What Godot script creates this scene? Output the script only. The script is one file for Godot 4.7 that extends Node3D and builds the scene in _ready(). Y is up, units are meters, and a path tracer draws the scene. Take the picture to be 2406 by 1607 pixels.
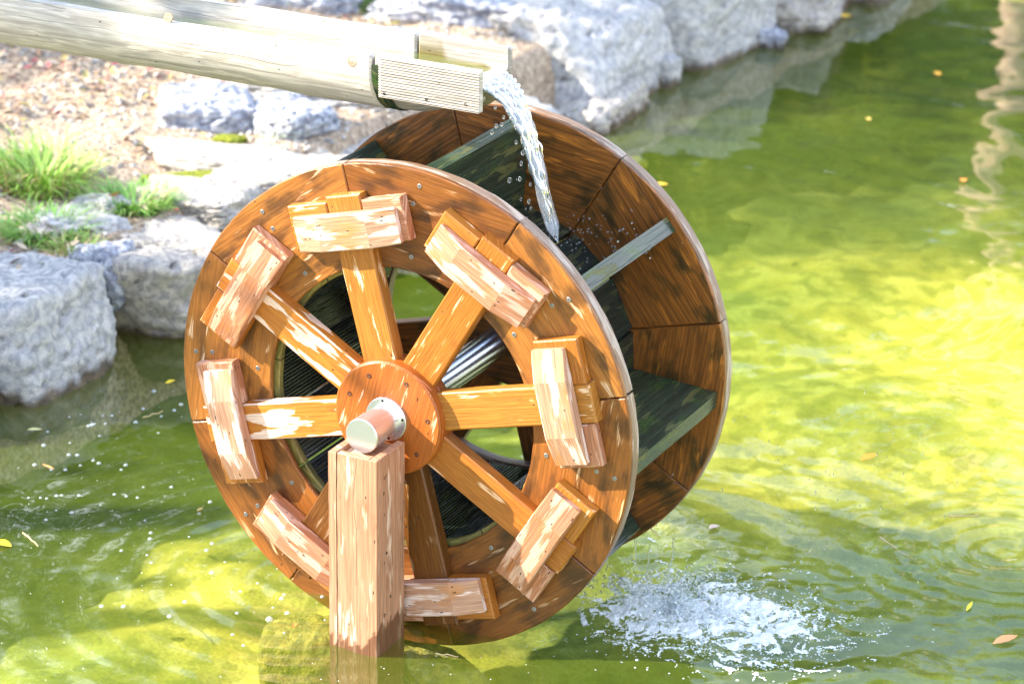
extends Node3D
# A wooden water wheel turned by a log flume, at the stony edge of a green pond.

const AXLE := 0.578                      # height of the axle above the water
const WO := Vector3(0, 0.648, 0.29)      # axle seen from the wheel's own base
const FIRST := 14.5                      # angle of the first spoke in degrees
const SUN := Vector3(-0.78, 0.53, 0.40)  # towards the sun

var rng := RandomNumberGenerator.new()
var taken := {}
var M := {}
var soft := FastNoiseLite.new()


func _ready() -> void:
	rng.seed = 4711
	soft.seed = 5
	soft.noise_type = FastNoiseLite.TYPE_SIMPLEX_SMOOTH
	soft.frequency = 1.0
	soft.fractal_octaves = 1
	camera_and_light()
	materials()
	setting()
	rocks()
	trees()
	water_wheel()
	support_post()
	flume()
	falling_water()
	ground_cover()
	floating_things()


# ------------------------------------------------------------------ camera, sky, sun

func camera_and_light() -> void:
	var yaw := 0.46937
	var pitch := 0.37607
	var roll := 0.01742
	var f := Vector3(-sin(yaw) * cos(pitch), -sin(pitch), -cos(yaw) * cos(pitch))
	var r := f.cross(Vector3.UP).normalized()
	var u := r.cross(f)
	var r2 := r * cos(roll) + u * sin(roll)
	var u2 := u * cos(roll) - r * sin(roll)
	var cam := Camera3D.new()
	cam.name = "camera"
	add_child(cam)
	cam.transform = Transform3D(Basis(r2, u2, -f), Vector3(3.37925, 2.92026 + AXLE, 6.03451))
	var lens := CameraAttributesPhysical.new()
	lens.frustum_near = 0.1
	lens.frustum_far = 400.0
	lens.frustum_focal_length = 12.0 / tan(0.23035 / 2.0)
	lens.frustum_focus_distance = 7.35
	lens.exposure_aperture = 3.4
	cam.attributes = lens
	cam.near = 0.1
	cam.far = 400.0
	cam.fov = rad_to_deg(0.23035)
	cam.current = true

	var env := Environment.new()
	env.background_mode = Environment.BG_SKY
	var sky := Sky.new()
	var ps := ProceduralSkyMaterial.new()
	ps.sky_top_color = Color(0.55, 0.69, 0.92)
	ps.sky_horizon_color = Color(0.88, 0.93, 0.98)
	ps.sky_curve = 0.5
	ps.ground_horizon_color = Color(0.55, 0.58, 0.55)
	ps.ground_bottom_color = Color(0.30, 0.30, 0.26)
	ps.sky_energy_multiplier = 0.85
	# broken white cloud, the same all the way round
	var cn := FastNoiseLite.new()
	cn.seed = 3
	cn.noise_type = FastNoiseLite.TYPE_SIMPLEX_SMOOTH
	cn.frequency = 1.0
	cn.fractal_octaves = 5
	var cover := Image.create_empty(512, 256, false, Image.FORMAT_RGBA8)
	for j in 256:
		var el := (0.5 - (j + 0.5) / 256.0) * PI
		for i in 512:
			var az := TAU * i / 512.0
			var d := Vector3(cos(el) * cos(az), sin(el), cos(el) * sin(az)) / (absf(sin(el)) + 0.35)
			var m := clampf((cn.get_noise_3d(d.x * 1.1, 4.0, d.z * 1.1) + 0.02) * 3.2, 0.0, 1.0) if el > 0.0 else 0.0
			cover.set_pixel(i, j, Color(1.0, 0.99, 0.97, m))
	ps.sky_cover = ImageTexture.create_from_image(cover)
	ps.sky_cover_modulate = Color(0.95, 0.95, 0.95)
	sky.sky_material = ps
	env.sky = sky
	env.background_energy_multiplier = 1.0
	env.tonemap_mode = Environment.TONE_MAPPER_LINEAR
	env.tonemap_exposure = 3.15
	env.sdfgi_enabled = true
	env.ssao_enabled = true
	env.ssil_enabled = true
	var we := WorldEnvironment.new()
	we.name = "world_environment"
	we.environment = env
	add_child(we)

	var sun := DirectionalLight3D.new()
	sun.name = "sun"
	sun.light_energy = 1.6
	sun.light_color = Color(1.0, 0.96, 0.89)
	sun.light_angular_distance = 0.5
	sun.shadow_enabled = true
	add_child(sun)
	sun.transform = Transform3D(Basis.looking_at(-SUN.normalized(), Vector3.UP), Vector3(-8, 6, 4))


# ------------------------------------------------------------------ naming and labelling

func numbered(called: String) -> String:
	if not taken.has(called):
		taken[called] = 0
		return called
	taken[called] += 1
	return "%s_%03d" % [called, taken[called]]


func tag(o: Node3D, label := "", category := "", group := "", kind := "") -> Node3D:
	if label:
		o.set_meta("label", label)
	if category:
		o.set_meta("category", category)
	if group:
		o.set_meta("group", group)
	if kind:
		o.set_meta("kind", kind)
	return o


func node(called: String, mesh: Mesh, mat: Material, parent: Node = null, xf := Transform3D.IDENTITY) -> MeshInstance3D:
	var o := MeshInstance3D.new()
	o.mesh = mesh
	o.material_override = mat
	o.transform = xf
	if parent == null:
		o.name = numbered(called)
		add_child(o)
	else:
		o.name = called
		parent.add_child(o, true)
	return o


func base(called: String, at: Vector3) -> Node3D:
	var o := Node3D.new()
	o.name = numbered(called)
	o.position = at
	add_child(o)
	return o


func scatter(called: String, mesh: Mesh, mat: Material, places: Array, parent: Node = null, colors: Array = []) -> MultiMeshInstance3D:
	var mm := MultiMesh.new()
	mm.transform_format = MultiMesh.TRANSFORM_3D
	mm.use_colors = colors.size() > 0
	mm.mesh = mesh
	mm.instance_count = places.size()
	for i in places.size():
		mm.set_instance_transform(i, places[i])
		if colors.size():
			mm.set_instance_color(i, colors[i])
	var o := MultiMeshInstance3D.new()
	o.multimesh = mm
	o.material_override = mat
	if parent == null:
		o.name = numbered(called)
		add_child(o)
	else:
		o.name = called
		parent.add_child(o, true)
	return o


# ------------------------------------------------------------------ mesh building

class MB:
	var v := PackedVector3Array()
	var n := PackedVector3Array()
	var t := PackedVector2Array()
	var c := PackedColorArray()
	var ix := PackedInt32Array()
	var noise: FastNoiseLite
	var jit := 0.0
	var rounded := 0.86        # edges flatter than this cosine are shaded smooth
	var jf := 14.0
	var grain := Vector3(1, 0, 0)
	var off := Vector2.ZERO

	func uv_of(p: Vector3, nn: Vector3) -> Vector2:
		var g := grain
		if absf(nn.dot(g)) > 0.8:
			var a := g.cross(Vector3(0.31, 0.77, 0.55)).normalized()
			var b := g.cross(a)
			return Vector2(p.dot(a) * 0.25, p.dot(b) * 2.0) + off
		var s := g.cross(nn).normalized()
		return Vector2(p.dot(g), p.dot(s) * 2.0 + p.dot(nn) * 0.7) + off

	func side_uv(k: int, s0: float, s1: float, za: float, zb: float) -> void:
		t[k] = Vector2(za, s0 * 2.0) + off
		t[k + 1] = Vector2(za, s1 * 2.0) + off
		t[k + 2] = Vector2(zb, s1 * 2.0) + off
		t[k + 3] = Vector2(zb, s0 * 2.0) + off

	func quad(a: Vector3, b: Vector3, cc: Vector3, d: Vector3, na: Vector3, nb: Vector3, nc: Vector3, nd: Vector3) -> void:
		# a, b, c, d run anticlockwise seen from outside
		var k := v.size()
		var fn := (na + nb + nc + nd).normalized()
		v.append_array([a, b, cc, d])
		n.append_array([na, nb, nc, nd])
		t.append_array([uv_of(a, fn), uv_of(b, fn), uv_of(cc, fn), uv_of(d, fn)])
		ix.append_array([k, k + 2, k + 1, k, k + 3, k + 2])

	func push(p: Vector3, nn: Vector3) -> Vector3:
		if jit <= 0.0:
			return p
		return p + nn * jit * noise.get_noise_3d(p.x * jf + off.x * 50.0, p.y * jf + off.y * 50.0, p.z * jf)

	# An outline (anticlockwise in x, y) drawn out from z0 to z1, its edges chamfered, with `cuts` rings along its sides.
	func prism(poly: PackedVector2Array, z0: float, z1: float, bev: float, cuts := 1, back := true) -> void:
		var m := poly.size()
		var en := []
		for i in m:
			var e := (poly[(i + 1) % m] - poly[i]).normalized()
			en.append(Vector2(e.y, -e.x))
		var ins := PackedVector2Array()
		var vn0 := []
		var vn1 := []
		for i in m:
			var n0: Vector2 = en[(i + m - 1) % m]
			var n1: Vector2 = en[i]
			var dd := n0.dot(n1)
			ins.append(poly[i] - (n0 + n1) / maxf(0.35, 1.0 + dd) * bev)
			if dd > rounded:
				var s := (n0 + n1).normalized()
				vn0.append(s)
				vn1.append(s)
			else:
				vn0.append(n0)
				vn1.append(n1)
		var zs := []
		for k in cuts + 1:
			zs.append(lerpf(z0 + bev, z1 - bev, float(k) / cuts))
		var full := []
		var lo := []
		var hi := []
		for i in m:
			var vv := Vector2(vn0[i] + vn1[i]).normalized()
			var o3 := Vector3(vv.x, vv.y, 0)
			lo.append(push(Vector3(ins[i].x, ins[i].y, z0), o3))
			hi.append(push(Vector3(ins[i].x, ins[i].y, z1), o3))
			var col := []
			for z in zs:
				col.append(push(Vector3(poly[i].x, poly[i].y, z), o3))
			full.append(col)
		var down := Vector3(0, 0, -1)
		var up := Vector3(0, 0, 1)
		var run := 0.0
		for i in m:
			var j := (i + 1) % m
			var step_ := poly[i].distance_to(poly[j])
			run += step_
			var a2: Vector2 = vn1[i]
			var b2: Vector2 = vn0[j]
			var na := Vector3(a2.x, a2.y, 0)
			var nb := Vector3(b2.x, b2.y, 0)
			for k in cuts:
				quad(full[i][k], full[j][k], full[j][k + 1], full[i][k + 1], na, nb, nb, na)
				if absf(grain.z) > 0.9:
					side_uv(v.size() - 4, run - step_, run, full[i][k].z, full[i][k + 1].z)
			if bev > 0.0:
				var ua := (na + up).normalized()
				var ub := (nb + up).normalized()
				quad(full[i][cuts], full[j][cuts], hi[j], hi[i], ua, ub, ub, ua)
				if back:
					var da := (na + down).normalized()
					var db := (nb + down).normalized()
					quad(lo[i], lo[j], full[j][0], full[i][0], da, db, db, da)
		var tri := Geometry2D.triangulate_polygon(ins)
		for side in [0, 1]:
			if side == 0 and not back:
				continue
			var k0 := v.size()
			var nn := down if side == 0 else up
			for i in m:
				var p: Vector3 = lo[i] if side == 0 else hi[i]
				v.append(p)
				n.append(nn)
				t.append(uv_of(p, nn))
			for q in range(0, tri.size(), 3):
				var a := tri[q]
				var b := tri[q + 1]
				var d := tri[q + 2]
				var ccw := (ins[b] - ins[a]).cross(ins[d] - ins[a]) > 0.0
				if ccw == (side == 1):
					ix.append_array([k0 + a, k0 + d, k0 + b])
				else:
					ix.append_array([k0 + a, k0 + b, k0 + d])

	func box(lo: Vector3, hi: Vector3, bev: float, cuts := 1) -> void:
		prism(PackedVector2Array([Vector2(lo.x, lo.y), Vector2(hi.x, lo.y), Vector2(hi.x, hi.y), Vector2(lo.x, hi.y)]), lo.z, hi.z, bev, cuts)

	# A profile of (radius, z) turned about z.
	func lathe(profile: Array, segs: int) -> void:
		for k in profile.size() - 1:
			var p: Vector2 = profile[k]
			var q: Vector2 = profile[k + 1]
			var d := (q - p).normalized()
			for s in segs:
				var a := TAU * s / segs
				var b := TAU * (s + 1) / segs
				var ra := Vector3(cos(a), sin(a), 0)
				var rb := Vector3(cos(b), sin(b), 0)
				var na := (ra * d.y + Vector3(0, 0, -d.x)).normalized()
				var nb := (rb * d.y + Vector3(0, 0, -d.x)).normalized()
				quad(ra * p.x + Vector3(0, 0, p.y), rb * p.x + Vector3(0, 0, p.y), rb * q.x + Vector3(0, 0, q.y), ra * q.x + Vector3(0, 0, q.y), na, nb, nb, na)

	# A grid of rows of equal length, smooth, normals from the faces.
	func sheet(rows: Array, wrap := false) -> void:
		var k0 := v.size()
		var w: int = rows[0].size()
		var nn := PackedVector3Array()
		nn.resize(rows.size() * w)
		for r in rows:
			v.append_array(r)
		for r in rows.size() - 1:
			for q in (w if wrap else w - 1):
				var a := r * w + q
				var b := r * w + (q + 1) % w
				var d := a + w
				var e := b + w
				var x := (v[k0 + b] - v[k0 + a]).cross(v[k0 + d] - v[k0 + a]) + (v[k0 + e] - v[k0 + b]).cross(v[k0 + d] - v[k0 + b])
				nn[a] += x
				nn[b] += x
				nn[d] += x
				nn[e] += x
				ix.append_array([k0 + a, k0 + d, k0 + b, k0 + b, k0 + d, k0 + e])
		for i in nn.size():
			nn[i] = nn[i].normalized()
			t.append(Vector2(v[k0 + i].x, v[k0 + i].z))
		n.append_array(nn)

	func done() -> ArrayMesh:
		var arr := []
		arr.resize(Mesh.ARRAY_MAX)
		arr[Mesh.ARRAY_VERTEX] = v
		arr[Mesh.ARRAY_NORMAL] = n
		arr[Mesh.ARRAY_TEX_UV] = t
		if c.size() == v.size() and c.size() > 0:
			arr[Mesh.ARRAY_COLOR] = c
		arr[Mesh.ARRAY_INDEX] = ix
		var am := ArrayMesh.new()
		am.add_surface_from_arrays(Mesh.PRIMITIVE_TRIANGLES, arr)
		return am


func mb(grain := Vector3(1, 0, 0), jit := 0.0) -> MB:
	var b := MB.new()
	b.noise = soft
	b.jit = jit
	b.grain = grain
	b.off = Vector2(rng.randf(), rng.randf())
	return b


func arc(r0: float, r1: float, a0: float, a1: float, steps: int) -> PackedVector2Array:
	var p := PackedVector2Array()
	for i in steps + 1:
		var a := lerpf(a0, a1, float(i) / steps)
		p.append(Vector2(cos(a), sin(a)) * r1)
	for i in steps + 1:
		var a := lerpf(a1, a0, float(i) / steps)
		p.append(Vector2(cos(a), sin(a)) * r0)
	return p


func disc(r: float, steps: int) -> PackedVector2Array:
	var p := PackedVector2Array()
	for i in steps:
		p.append(Vector2(cos(TAU * i / steps), sin(TAU * i / steps)) * r)
	return p


# ------------------------------------------------------------------ materials

func noise_bytes(sd: int, freq: float, octaves: int, w: int, h: int, sx: int, sy: int) -> PackedByteArray:
	var fn := FastNoiseLite.new()
	fn.seed = sd
	fn.noise_type = FastNoiseLite.TYPE_SIMPLEX_SMOOTH
	fn.frequency = freq
	fn.fractal_type = FastNoiseLite.FRACTAL_FBM if octaves > 1 else FastNoiseLite.FRACTAL_NONE
	fn.fractal_octaves = octaves
	var im := fn.get_seamless_image(w / sx, h / sy)
	im.convert(Image.FORMAT_L8)
	im.resize(w, h, Image.INTERPOLATE_CUBIC)
	return im.get_data()


func tex(data: PackedByteArray, w: int, h: int, format: int) -> ImageTexture:
	return ImageTexture.create_from_image(Image.create_from_data(w, h, false, format, data))


# Wood 1 m along the grain by 0.5 m across. how: base, late (dark rings), worn, stain colours and how much of each.
func wood(sd: int, how: Dictionary) -> StandardMaterial3D:
	var w := 1024
	var h := 512
	var rings := noise_bytes(sd, how.get("ring", 0.06), 2, w, h, 32, 1)
	var fibre := noise_bytes(sd + 1, 0.32, 2, w, h, 24, 1)
	var blot := noise_bytes(sd + 2, 0.011, 4, w, h, 2, 1)
	var wear := noise_bytes(sd + 3, 0.022, 4, w, h, 5, 1)
	var cb: Color = how.base
	var cl: Color = how.late
	var cw: Color = how.worn
	var cs: Color = how.stain
	var wt: float = how.wear
	var st: float = how.blot
	var la: float = how.get("lines", 0.6)
	var col := PackedByteArray()
	col.resize(w * h * 3)
	var hei := PackedByteArray()
	hei.resize(w * h)
	var rou := PackedByteArray()
	rou.resize(w * h)
	var r_wet: float = how.get("wet", 0.42)
	var r_dry: float = how.get("dry", 0.75)
	for i in w * h:
		var g := rings[i] / 255.0
		var f := fibre[i] / 255.0
		var lines := clampf((g - 0.5) * 2.6 + 0.5 + (f - 0.5) * 1.0, 0.0, 1.0)
		var s := clampf((blot[i] / 255.0 - 1.0 + st) * 2.8 + (f - 0.5) * 1.0, 0.0, 1.0) if st > 0.0 else 0.0
		var q := clampf((wear[i] / 255.0 - 1.0 + wt) * how.get("peel", 7.0) + (lines - 0.5) * 0.9 + (f - 0.5) * 1.6, 0.0, 1.0) if wt > 0.0 else 0.0
		var x := cb.lerp(cl, lines * la).lerp(cs, s * 0.85).lerp(cw, q * 0.9)
		var m := 0.84 + 0.32 * f
		col[i * 3] = clampi(int(x.r * m * 255.0), 0, 255)
		col[i * 3 + 1] = clampi(int(x.g * m * 255.0), 0, 255)
		col[i * 3 + 2] = clampi(int(x.b * m * 255.0), 0, 255)
		hei[i] = clampi(int(128.0 - lines * 70.0 + f * 70.0 - q * 30.0), 0, 255)
		rou[i] = int(255.0 * lerpf(r_wet + 0.12 * f, r_dry, q))
	for k in how.get("cracks", 2):
		var cy := rng.randf_range(0.0, h)
		var cx := rng.randi_range(0, w)
		for dx in rng.randi_range(200, 700):
			var yy := int(cy + 7.0 * soft.get_noise_2d(dx * 0.006 + k * 9.0, sd)) % h
			var i := posmod(yy, h) * w + (cx + dx) % w
			hei[i] = 0
			for q in 3:
				col[i * 3 + q] = int(col[i * 3 + q] * 0.42)
	var holes: int = how.get("holes", 0)
	for k in holes:
		var hx := rng.randi_range(8, w - 9)
		var hy := rng.randi_range(8, h - 9)
		var hw := rng.randi_range(2, 4)
		for dy in range(-1, 2):
			for dx in range(-hw, hw + 1):
				var i := (hy + dy) * w + hx + dx
				hei[i] = 0
				for b in 3:
					col[i * 3 + b] = int(col[i * 3 + b] * 0.35)
	var m := StandardMaterial3D.new()
	m.albedo_texture = tex(col, w, h, Image.FORMAT_RGB8)
	m.roughness = 1.0
	m.roughness_texture = tex(rou, w, h, Image.FORMAT_L8)
	m.heightmap_enabled = true
	m.heightmap_texture = tex(hei, w, h, Image.FORMAT_L8)
	m.heightmap_scale = how.get("relief", 0.12)
	return m


func tinted(m: StandardMaterial3D, c: Color) -> StandardMaterial3D:
	var d: StandardMaterial3D = m.duplicate()
	d.albedo_color = c
	return d


func plain(c: Color, rough := 0.6, metal := 0.0) -> StandardMaterial3D:
	var m := StandardMaterial3D.new()
	m.albedo_color = c
	m.roughness = rough
	m.metallic = metal
	return m


# Stone, soil and the like: three tones mixed by noises, mapped from the world's three planes.
func mottled(sd: int, w: int, cols: Array, freq: float, speck: float, per_metre: float, relief: float, rough: float) -> StandardMaterial3D:
	var a := noise_bytes(sd, freq, 5, w, w, 1, 1)
	var b := noise_bytes(sd + 1, freq * 2.3, 4, w, w, 1, 1)
	var d := noise_bytes(sd + 2, 0.22, 2, w, w, 1, 1)
	var col := PackedByteArray()
	col.resize(w * w * 3)
	var hei := PackedByteArray()
	hei.resize(w * w)
	var c0: Color = cols[0]
	var c1: Color = cols[1]
	var c2: Color = cols[2]
	for i in w * w:
		var x := clampf((a[i] / 255.0 - 0.5) * 3.5 + 0.5, 0.0, 1.0)
		var y := clampf((b[i] / 255.0 - 0.55) * 5.0 + 0.5, 0.0, 1.0)
		var z := d[i] / 255.0
		var q := c0.lerp(c1, x).lerp(c2, y * 0.8)
		var m := 1.0 + (z - 0.5) * speck
		col[i * 3] = clampi(int(q.r * m * 255.0), 0, 255)
		col[i * 3 + 1] = clampi(int(q.g * m * 255.0), 0, 255)
		col[i * 3 + 2] = clampi(int(q.b * m * 255.0), 0, 255)
		hei[i] = clampi(int(a[i] * 0.45 + b[i] * 0.3 + d[i] * 0.25), 0, 255)
	var m := StandardMaterial3D.new()
	m.albedo_texture = tex(col, w, w, Image.FORMAT_RGB8)
	m.heightmap_enabled = true
	m.heightmap_texture = tex(hei, w, w, Image.FORMAT_L8)
	m.heightmap_scale = relief
	m.roughness = rough
	m.vertex_color_use_as_albedo = true
	m.uv1_triplanar = true
	m.uv1_world_triplanar = true
	m.uv1_scale = Vector3.ONE * per_metre
	return m


func materials() -> void:
	var orange := wood(11, {"base": Color(0.64, 0.41, 0.17), "late": Color(0.42, 0.25, 0.10), "worn": Color(0.86, 0.74, 0.62), "stain": Color(0.32, 0.20, 0.09), "wear": 0.20, "blot": 0.55, "peel": 10.0, "holes": 10, "wet": 0.34, "dry": 0.7, "ring": 0.10, "lines": 0.35})
	M.edge = wood(171, {"base": Color(0.56, 0.46, 0.38), "late": Color(0.42, 0.32, 0.24), "worn": Color(0.72, 0.66, 0.60), "stain": Color(0.46, 0.28, 0.12), "wear": 0.40, "blot": 0.30, "wet": 0.3, "dry": 0.6, "ring": 0.10, "lines": 0.5})  # paler and greyer than the rim faces: sky sheen put into the colour
	M.rim = [orange, tinted(orange, Color(0.92, 0.87, 0.80)), tinted(orange, Color(0.78, 0.74, 0.68))]
	var spoke := wood(31, {"base": Color(0.69, 0.46, 0.18), "late": Color(0.53, 0.32, 0.11), "worn": Color(0.93, 0.82, 0.72), "stain": Color(0.48, 0.29, 0.12), "wear": 0.28, "peel": 14.0, "blot": 0.30, "holes": 16, "wet": 0.36, "dry": 0.7, "ring": 0.13, "lines": 0.4})
	M.peeled = wood(41, {"base": Color(0.76, 0.48, 0.18), "late": Color(0.56, 0.32, 0.12), "worn": Color(0.92, 0.82, 0.75), "stain": Color(0.50, 0.29, 0.13), "wear": 0.46, "peel": 22.0, "blot": 0.30, "holes": 14, "wet": 0.34, "dry": 0.7, "ring": 0.10, "lines": 0.4})
	M.spoke = [spoke, tinted(spoke, Color(0.97, 0.90, 0.82)), tinted(spoke, Color(1.0, 0.97, 0.95))]
	var pale := wood(51, {"base": Color(0.74, 0.57, 0.46), "late": Color(0.58, 0.40, 0.29), "worn": Color(0.86, 0.77, 0.72), "stain": Color(0.72, 0.47, 0.26), "wear": 0.45, "peel": 12.0, "blot": 0.40, "holes": 150, "wet": 0.55, "dry": 0.8, "ring": 0.14, "lines": 0.5})
	M.pale = [pale, tinted(pale, Color(0.98, 0.90, 0.86)), tinted(pale, Color(0.94, 0.84, 0.76))]
	M.soaked = tinted(spoke, Color(0.62, 0.58, 0.52))
	M.hubwood = tinted(spoke, Color(0.98, 0.82, 0.80))
	M.post = wood(71, {"base": Color(0.71, 0.53, 0.41), "late": Color(0.55, 0.37, 0.26), "worn": Color(0.85, 0.75, 0.67), "stain": Color(0.55, 0.34, 0.22), "cracks": 6, "wear": 0.3, "blot": 0.26, "holes": 24, "wet": 0.6, "dry": 0.8, "ring": 0.08, "lines": 0.45})
	M.post.vertex_color_use_as_albedo = true
	var dark := wood(91, {"base": Color(0.58, 0.36, 0.15), "late": Color(0.34, 0.21, 0.09), "worn": Color(0.74, 0.46, 0.16), "stain": Color(0.20, 0.17, 0.09), "wear": 0.30, "blot": 0.50, "lines": 0.6, "wet": 0.3, "dry": 0.45, "ring": 0.10})
	M.inner = dark
	M.moss = wood(111, {"base": Color(0.20, 0.26, 0.20), "late": Color(0.12, 0.16, 0.13), "worn": Color(0.38, 0.37, 0.18), "stain": Color(0.23, 0.33, 0.15), "wear": 0.36, "blot": 0.42, "wet": 0.16, "dry": 0.6, "relief": 0.2})
	M.lip = tinted(wood(131, {"base": Color(0.60, 0.56, 0.30), "late": Color(0.38, 0.36, 0.18), "worn": Color(0.70, 0.68, 0.45), "stain": Color(0.22, 0.24, 0.14), "wear": 0.3, "blot": 0.4}), Color(1, 1, 1))
	var logw := wood(151, {"base": Color(0.80, 0.78, 0.745), "late": Color(0.60, 0.57, 0.53), "worn": Color(0.84, 0.81, 0.76), "stain": Color(0.62, 0.60, 0.58), "wear": 0.30, "blot": 0.34, "holes": 20, "cracks": 7, "wet": 0.6, "dry": 0.8, "ring": 0.06, "lines": 0.6})
	logw.vertex_color_use_as_albedo = true
	M.flume = logw
	M.board = tinted(logw, Color(0.96, 0.95, 0.94))
	M.sole = tinted(M.moss, Color(0.75, 0.75, 0.85))
	M.steel = plain(Color(0.78, 0.80, 0.83), 0.22, 1.0)
	M.dull_steel = plain(Color(0.90, 0.91, 0.92), 0.27, 0.85)
	M.screw = plain(Color(0.62, 0.62, 0.62), 0.45, 0.9)
	M.hole = plain(Color(0.10, 0.08, 0.06), 0.9)
	M.rock = mottled(201, 512, [Color(0.69, 0.68, 0.66), Color(0.79, 0.77, 0.74), Color(0.55, 0.55, 0.56)], 0.014, 0.45, 1.6, 0.9, 0.85)
	M.rock_warm = mottled(211, 512, [Color(0.68, 0.65, 0.61), Color(0.78, 0.74, 0.67), Color(0.52, 0.50, 0.49)], 0.016, 0.45, 1.6, 0.9, 0.85)
	M.rock_dark = mottled(221, 512, [Color(0.40, 0.42, 0.48), Color(0.55, 0.56, 0.60), Color(0.84, 0.84, 0.84)], 0.014, 0.5, 1.4, 0.9, 0.85)
	M.soil = mottled(231, 512, [Color(0.64, 0.56, 0.47), Color(0.77, 0.69, 0.59), Color(0.44, 0.37, 0.31)], 0.02, 0.9, 1.6, 1.0, 0.95)
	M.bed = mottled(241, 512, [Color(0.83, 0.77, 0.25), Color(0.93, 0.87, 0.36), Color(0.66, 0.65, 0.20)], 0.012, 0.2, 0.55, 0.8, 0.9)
	M.bed_stone = mottled(251, 256, [Color(0.56, 0.54, 0.20), Color(0.66, 0.62, 0.25), Color(0.40, 0.42, 0.16)], 0.02, 0.3, 2.0, 1.0, 0.9)
	M.moss_green = mottled(261, 256, [Color(0.46, 0.50, 0.10), Color(0.62, 0.62, 0.14), Color(0.30, 0.36, 0.10)], 0.05, 0.7, 4.0, 1.5, 0.95)

	var water := StandardMaterial3D.new()
	water.transparency = BaseMaterial3D.TRANSPARENCY_ALPHA
	water.albedo_color = Color(0.42, 0.50, 0.12, 0.24)
	water.roughness = 0.03
	water.metallic_specular = 0.5
	M.water = water
	var jet := StandardMaterial3D.new()
	jet.transparency = BaseMaterial3D.TRANSPARENCY_ALPHA
	jet.refraction_enabled = true
	jet.refraction_scale = 0.033
	jet.albedo_color = Color(0.97, 0.99, 1.0, 0.03)
	jet.roughness = 0.02
	M.jet = jet
	var foam := plain(Color(0.92, 0.95, 0.96), 0.35)
	foam.transparency = BaseMaterial3D.TRANSPARENCY_ALPHA
	foam.albedo_color = Color(0.98, 0.99, 0.99, 0.8)
	M.foam = foam
	var bub := StandardMaterial3D.new()
	bub.transparency = BaseMaterial3D.TRANSPARENCY_ALPHA
	bub.albedo_color = Color(0.95, 0.98, 1.0, 0.38)
	bub.roughness = 0.05
	M.bubble = bub

	var leaf := plain(Color.WHITE, 0.6)
	leaf.vertex_color_use_as_albedo = true
	leaf.backlight_enabled = true
	leaf.backlight = Color(0.45, 0.45, 0.45)
	M.leaf = leaf
	var litter := plain(Color.WHITE, 0.8)
	litter.vertex_color_use_as_albedo = true
	M.litter = litter
	M.bark = mottled(271, 256, [Color(0.42, 0.36, 0.30), Color(0.56, 0.50, 0.44), Color(0.28, 0.24, 0.20)], 0.03, 0.5, 2.0, 2.0, 0.9)
	M.pale_bark = mottled(281, 256, [Color(0.86, 0.72, 0.64), Color(0.92, 0.84, 0.78), Color(0.70, 0.54, 0.46)], 0.03, 0.3, 2.0, 1.0, 0.85)
	var blade := plain(Color.WHITE, 0.5)
	blade.vertex_color_use_as_albedo = true
	blade.backlight_enabled = true
	blade.backlight = Color(0.5, 0.5, 0.5)
	M.blade = blade


# ------------------------------------------------------------------ ground, bed and water

func shore(z: float) -> float:
	return -1.66 + 0.07 * (-z - 0.5)


func bank_height(x: float, z: float) -> float:
	var d := shore(z) - 0.10 - x
	var y := 0.27 + 0.045 * maxf(d, 0.0) + 0.03 * soft.get_noise_2d(x * 1.3, z * 1.3) + 0.012 * soft.get_noise_2d(x * 6.0, z * 6.0)
	return lerpf(-0.45, y, smoothstep(-0.04, 0.16, d))


func grid(x0: float, x1: float, nx: int, z0: float, z1: float, nz: int, height: Callable) -> MB:
	var b := mb()
	var rows := []
	for j in nz + 1:
		var z := lerpf(z0, z1, float(j) / nz)
		var row := PackedVector3Array()
		for i in nx + 1:
			var x := lerpf(x0, x1, float(i) / nx)
			row.append(Vector3(x, height.call(x, z), z))
		rows.append(row)
	b.sheet(rows)
	return b


func flat_ring(b: MB, lo: Vector2, hi: Vector2, far_lo: Vector2, far_hi: Vector2, y: float) -> void:
	for r in [[far_lo.x, far_lo.y, far_hi.x, lo.y], [far_lo.x, hi.y, far_hi.x, far_hi.y], [far_lo.x, lo.y, lo.x, hi.y], [hi.x, lo.y, far_hi.x, hi.y]]:
		var u := Vector3.UP
		b.quad(Vector3(r[0], y, r[3]), Vector3(r[2], y, r[3]), Vector3(r[2], y, r[1]), Vector3(r[0], y, r[1]), u, u, u, u)


func ring_wave(x: float, z: float, cx: float, cz: float, lam: float, amp: float, reach: float) -> float:
	var d := Vector2(x - cx, z - cz).length()
	if d > reach * 2.5:
		return 0.0
	return amp * cos(TAU * d / lam) * exp(-d * d / (reach * reach)) * minf(1.0, 0.25 + d / lam)


func churn(x: float, z: float) -> float:
	var d := Vector2((x - 0.68) / 0.42, (z + 0.42) / 0.34).length()
	return exp(-d * d)


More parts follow.
